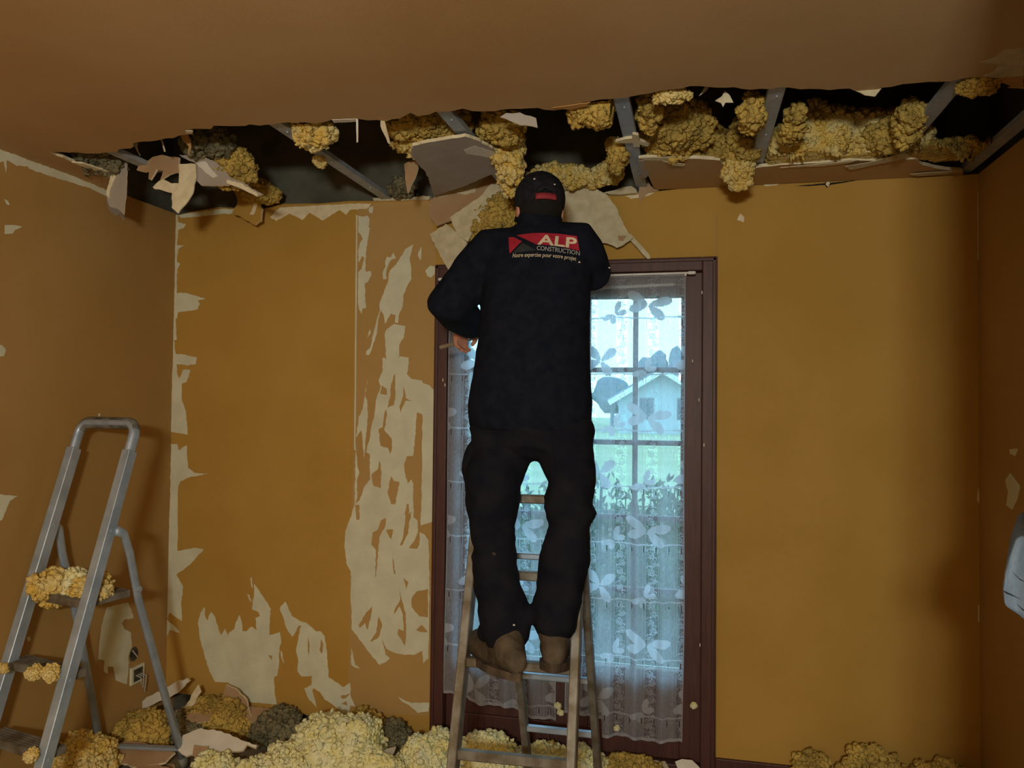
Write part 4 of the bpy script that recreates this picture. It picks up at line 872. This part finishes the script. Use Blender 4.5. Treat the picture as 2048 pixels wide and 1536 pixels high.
# tool in the left hand
hc = at(903, 689, y=-.50)
tl_ = empty('hand_tool', hc); dT = (at(886, 694, y=-.50)-at(918, 686, y=-.46)).normalized()
MB().tube([hc-dT*.05, hc+dT*.045], .0085, 12).build('handle', M_wood, tl_, True)
MB().tube([hc-dT*.05, hc-dT*.15], .004, 8).build('shank', M_steel, tl_, True)
tag(tl_, "small wooden-handled tool held in the person's lowered left hand", 'tool')

# ================================================================== BEAM END AT THE RIGHT
bm_px = [(2005, 1178), (2009, 1148), (2016, 1120), (2030, 1080), (2040, 1071), (2120, 1082), (2420, 1120), (2620, 1640), (2400, 1560), (2200, 1370), (2130, 1300), (2048, 1241), (2035, 1230), (2008, 1212)]
bxp = 1.62
face = [at(u, v, plane=((bxp, -2.05, 1.2), (-.35, -.93, 0))) for u, v in bm_px]
beam = slab('wooden_beam', face, .34, [M_beam, M_beam, M_beam])
bvn = beam.modifiers.new('soft', 'BEVEL'); bvn.width = .006; bvn.segments = 2; bvn.limit_method = 'ANGLE'
tag(beam, 'pale blue-grey painted wooden beam end jutting in at the right edge', 'beam')
for px in ([(2007, 1181), (2022, 1188), (2042, 1199), (2028, 1193), (2012, 1187)], [(2033, 1207), (2048, 1220), (2060, 1226), (2046, 1221)], [(2024, 1143), (2040, 1158), (2055, 1166), (2040, 1160)]):
    slab('crack', [at(u, v, plane=((bxp-.35*.001, -2.0501-.001, 1.2), (-.35, -.93, 0))) for u, v in px], .0008, M_crack, beam)

# ================================================================== BROKEN SOCKET ON THE LEFT WALL
p = at(267, 1308, x=XL); q = at(272, 1348, x=XL)
sk = empty('wall_socket', (XL, p.y, q.z)); tag(sk, 'broken wall socket hole with loose wires behind the step ladder', 'socket')
MB().loft([((XL+.002, p.y, p.z), (0, .028, 0), (0, 0, .034)), ((XL+.004, p.y, p.z), (0, .026, 0), (0, 0, .032))], 14).build('hole', M_plug, sk)
m_ = MB(); m_.box((XL, q.y-.045, q.z-.04), (XL+.012, q.y+.045, q.z+.04), .002); bk = m_.build('back_box', M_bare, sk)
MB().box((XL+.012, q.y-.03, q.z-.028), (XL+.0135, q.y+.03, q.z+.028)).build('recess', M_plug, bk)
for k in range(3): MB().tube([(XL+.012, q.y-.015+.015*k, q.z), (XL+.035, q.y-.01+.018*k, q.z-.01), (XL+.03, q.y+.012*k, q.z-.045-.02*k)], .0028, 8).build('wire', M_wire, sk, True)
MB().tube([(XL+.004, p.y-.012, p.z+.02), (XL+.016, p.y+.008, p.z-.015)], .003, 8).build('wire', M_wire, sk, True)

# ================================================================== DEBRIS ON THE FLOOR
FG_ = 'insulation heaped on the floor'
def heap(u, v, rx, ry, hgt, seed, mt, label, sub=5, dx=0, dy=0, **k):
    g = at(u, v, z=0); g.x += dx; g.y = min(g.y+dy, -.12)
    return wool('insulation_heap', Vector((g.x, g.y, hgt*.28)), (rx, ry, hgt*.72), seed, mt, label, 'insulation', FG_, flat0=True, sub=sub, **k)
heap(668, 1552, .23, .20, .26, 41, M_woolp, 'large pale yellow insulation heap on the floor left of the window', lump=.035)
heap(590, 1570, .16, .16, .16, 42, M_woolp, 'pale insulation mound in front of the large heap, bottom edge', lump=.032)
heap(745, 1580, .14, .13, .14, 43, M_woolp, 'pale insulation mound at the right foot of the large heap', lump=.032)
heap(856, 1560, .125, .14, .20, 44, M_woolp, 'pale insulation heap left of the double ladder', lump=.035)
heap(965, 1570, .19, .16, .21, 45, M_woolp, 'pale insulation heap inside the double ladder feet', lump=.032, spike=.02)
heap(1075, 1565, .15, .13, .13, 46, M_woolp, 'low insulation mound in the middle of the double ladder', lump=.03)
heap(1165, 1570, .09, .12, .13, 47, M_woolp, 'small insulation heap by the right foot of the double ladder', lump=.028)
heap(165, 1560, .14, .15, .19, 48, M_wool, 'golden insulation heap under the step ladder', lump=.03)
heap(290, 1492, .13, .13, .16, 49, M_wools, 'soiled yellow insulation behind the step ladder legs')
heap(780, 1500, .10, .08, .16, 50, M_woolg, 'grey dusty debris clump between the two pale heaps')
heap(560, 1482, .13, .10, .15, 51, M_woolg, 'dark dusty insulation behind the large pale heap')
heap(450, 1462, .17, .09, .17, 52, M_wools, 'brownish insulation against the wall between the boards')
heap(745, 1482, .13, .06, .20, 53, M_wools, 'brown shadowed insulation along the wall foot left of the window')
heap(1718, 1570, .14, .09, .30, 54, M_wools, 'rounded tan insulation lump at the foot of the wall right of the window')
heap(1610, 1575, .10, .08, .215, 55, M_wools, 'small greenish insulation shreds on the baseboard right of the window', spike=.03)
heap(1850, 1600, .17, .09, .24, 56, M_wools, 'low tan insulation at the wall foot near the right corner')
heap(1260, 1560, .12, .07, .10, 57, M_wools, 'crumbly brown debris before the right window leaf')
heap(1110, 1520, .05, .05, .13, 58, M_wools, 'small dark tuft between the rear ladder legs')
heap(430, 1572, .10, .10, .11, 59, M_woolp, 'small pale tuft at the bottom edge before the board')
heap(505, 1570, .07, .08, .10, 60, M_woolp, 'small pale tuft at the bottom edge left of the large heap')
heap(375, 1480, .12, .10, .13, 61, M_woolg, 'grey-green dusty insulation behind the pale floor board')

def debris(px, mats, label, seed, th=.0115, **pl): return tag(shard('board_fragment', px, th, mats, None, .004, .018, seed, **pl), label, 'plasterboard', 'board fragments on the floor')
def pl3(a, b, c): n = (b-a).cross(c-a).normalized(); return (a, n)
debris([(216, 1456), (228, 1436), (248, 1420), (300, 1392), (345, 1368), (372, 1357), (379, 1363), (362, 1380), (340, 1395), (300, 1412), (226, 1452)], [M_white, M_gyp, M_white], 'long white board shard leaning in the left corner behind the step ladder', 1, y=-.17)
debris([(352, 1428), (375, 1405), (396, 1370), (402, 1384), (392, 1400), (388, 1415), (368, 1440)], [M_gyp, M_gyp, M_card], 'cream flake standing beside the white shard', 2, y=-.14, th=.006)
P2 = (at(440, 1505, z=.10), Vector((.08, -.62, .78)))
debris([(355, 1500), (366, 1470), (402, 1456), (442, 1462), (482, 1480), (514, 1490), (511, 1496), (494, 1489), (486, 1500), (430, 1506), (400, 1508), (372, 1512)], [M_white, M_gyp, M_card], 'broad pale board lying on the debris right of the step ladder', 3, plane=P2)
debris([(388, 1490), (415, 1492), (414, 1512), (392, 1520), (385, 1508)], FB, 'brown paper scrap folded over the front of the pale board', 4, plane=(at(400, 1505, z=.11), Vector((0, -.8, .5))), th=.003)
debris([(224, 1494), (252, 1482), (292, 1486), (350, 1504), (330, 1524), (280, 1536), (240, 1524)], FB, 'brown board lying between the step ladder legs', 5, plane=(at(280, 1510, z=.06), Vector((0, -.45, .9))))
debris([(436, 1448), (444, 1400), (452, 1370), (470, 1378), (492, 1400), (502, 1440), (470, 1452)], [M_brownb, M_gyp, M_card], 'tan wall paper board leaning at the wall foot under the bare patch', 6, y=-.10)
debris([(500, 1412), (560, 1418), (560, 1440), (520, 1450), (490, 1440)], FB, 'brown board piece slanting below the broken wall edge', 7, plane=(at(530, 1430, y=-.08), Vector((0, -.5, .8))))
debris([(350, 1440), (400, 1418), (424, 1424), (430, 1440), (396, 1446), (372, 1458)], FB, 'crumpled brown paper between white shard and pale board', 8, plane=(at(390, 1436, y=-.22), Vector((.1, -.5, .8))), th=.004)
debris([(556, 1416), (578, 1418), (572, 1432), (554, 1430)], FC, 'small square pale chip below the broken wall edge', 9, y=-.03)
debris([(418, 1516), (424, 1514), (440, 1540), (418, 1545)], [M_white, M_gyp, M_card], 'white pointed board tip at the bottom edge', 10, y=-.42)
debris([(1350, 1523), (1364, 1518), (1384, 1520), (1404, 1540), (1356, 1545)], [M_white, M_gyp, M_card], 'white rounded board scrap on the floor before the right window frame', 11, plane=(at(1375, 1530, y=-.16), Vector((0, -.8, .6))))
debris([(1195, 1530), (1240, 1516), (1330, 1522), (1345, 1545), (1200, 1560)], [M_card, M_gyp, M_card], 'pale dusty board lying before the right window leaf', 12, plane=(at(1260, 1530, z=.05), Vector((0, -.35, .9))))
debris([(752, 1518), (770, 1500), (792, 1494), (786, 1510), (764, 1526)], [M_grey, M_gyp, M_card], 'grey board chip stuck between the pale heaps', 13, y=-.40, th=.006)
debris([(268, 1536), (300, 1524), (340, 1536), (336, 1560), (270, 1560)], FB, 'dark brown board corner at the bottom edge under the step ladder', 14, plane=(at(300, 1545, z=.03), Vector((0, -.3, .95))))
rnd = random.Random(11); crumb = []
for k in range(4):
    bm = bmesh.new(); bmesh.ops.create_icosphere(bm, subdivisions=1, radius=.011+.004*k)
    for v in bm.verts: v.co = Vector((v.co.x*rnd.uniform(.6, 1.5), v.co.y*rnd.uniform(.6, 1.3), v.co.z*rnd.uniform(.3, .8)))
    me = bpy.data.meshes.new('crumb'); bm.to_mesh(me); bm.free(); me.materials.append((M_gyp, M_card, M_brownb, M_white)[k]); crumb.append(me)
for k in range(60):
    x = rnd.choice((rnd.uniform(-1.3, -.1), rnd.uniform(-1.3, 1.7))); o = bpy.data.objects.new('plaster_crumb', rnd.choice(crumb)); COL.objects.link(o)
    o.location = (x, rnd.uniform(-.5, -.06), .006); o.rotation_euler = (0, 0, rnd.uniform(0, 6)); tag(o, 'small plaster crumb lying on the floor among the debris', 'crumb', 'plaster crumbs on the floor')
for k, (u, v, y) in enumerate([(1116, 1412, -.06), (1121, 1425, -.05), (1234, 1456, -.05), (1388, 1411, -.04)]):
    wool('insulation_tuft', at(u, v, y=y), (.010, .008, .008), 90+k, M_woolp, ['pale fluff caught between the two lace curtains', 'lower pale fluff between the two lace curtains', 'tiny fluff on the lower window rail', 'tiny fluff on the right window frame beside the curtain hem'][k], 'insulation', 'stray insulation fluff', lump=.006, cell=.012, sub=3)
# on the step ladder treads
def top_of(z): return z+.02
for k, (u, r, mt, dx, lb) in enumerate([(115, (.075, .07, .055), M_wool, 0, 'yellow insulation mound on the left of the step ladder platform'), (205, (.075, .06, .045), M_wool, 0, 'yellow insulation mound on the right of the step ladder platform'), (160, (.06, .05, .05), M_woolp, 0, 'pale insulation lump in the middle of the step ladder platform')]):
    g = at(u, 1196, z=.865); g.y = -.90+.01*k; g.x = -1.21+(u-115)/90*.16
    wool('insulation_heap', (g.x, g.y, .858), r, 70+k, mt, lb, 'insulation', 'insulation on the step ladder', lump=.02, cell=.04)
for k, (u, v, r, lb) in enumerate([(68, 1348, (.022, .02, .018), 'left small tuft on the second tread of the step ladder'), (100, 1350, (.026, .022, .022), 'right small tuft on the second tread of the step ladder'), (3, 1336, (.016, .016, .012), 'tiny tuft at the left end of the second tread'), (62, 1512, (.018, .018, .014), 'tiny tuft at the right end of the third tread')]):
    z = .606 if v < 1400 else .371
    g = at(u, v, z=z+.01); wool('insulation_tuft', (g.x, g.y, z+r[2]*.7), r, 75+k, M_wool, lb, 'insulation', 'insulation on the step ladder', lump=.011, cell=.022, sub=4)
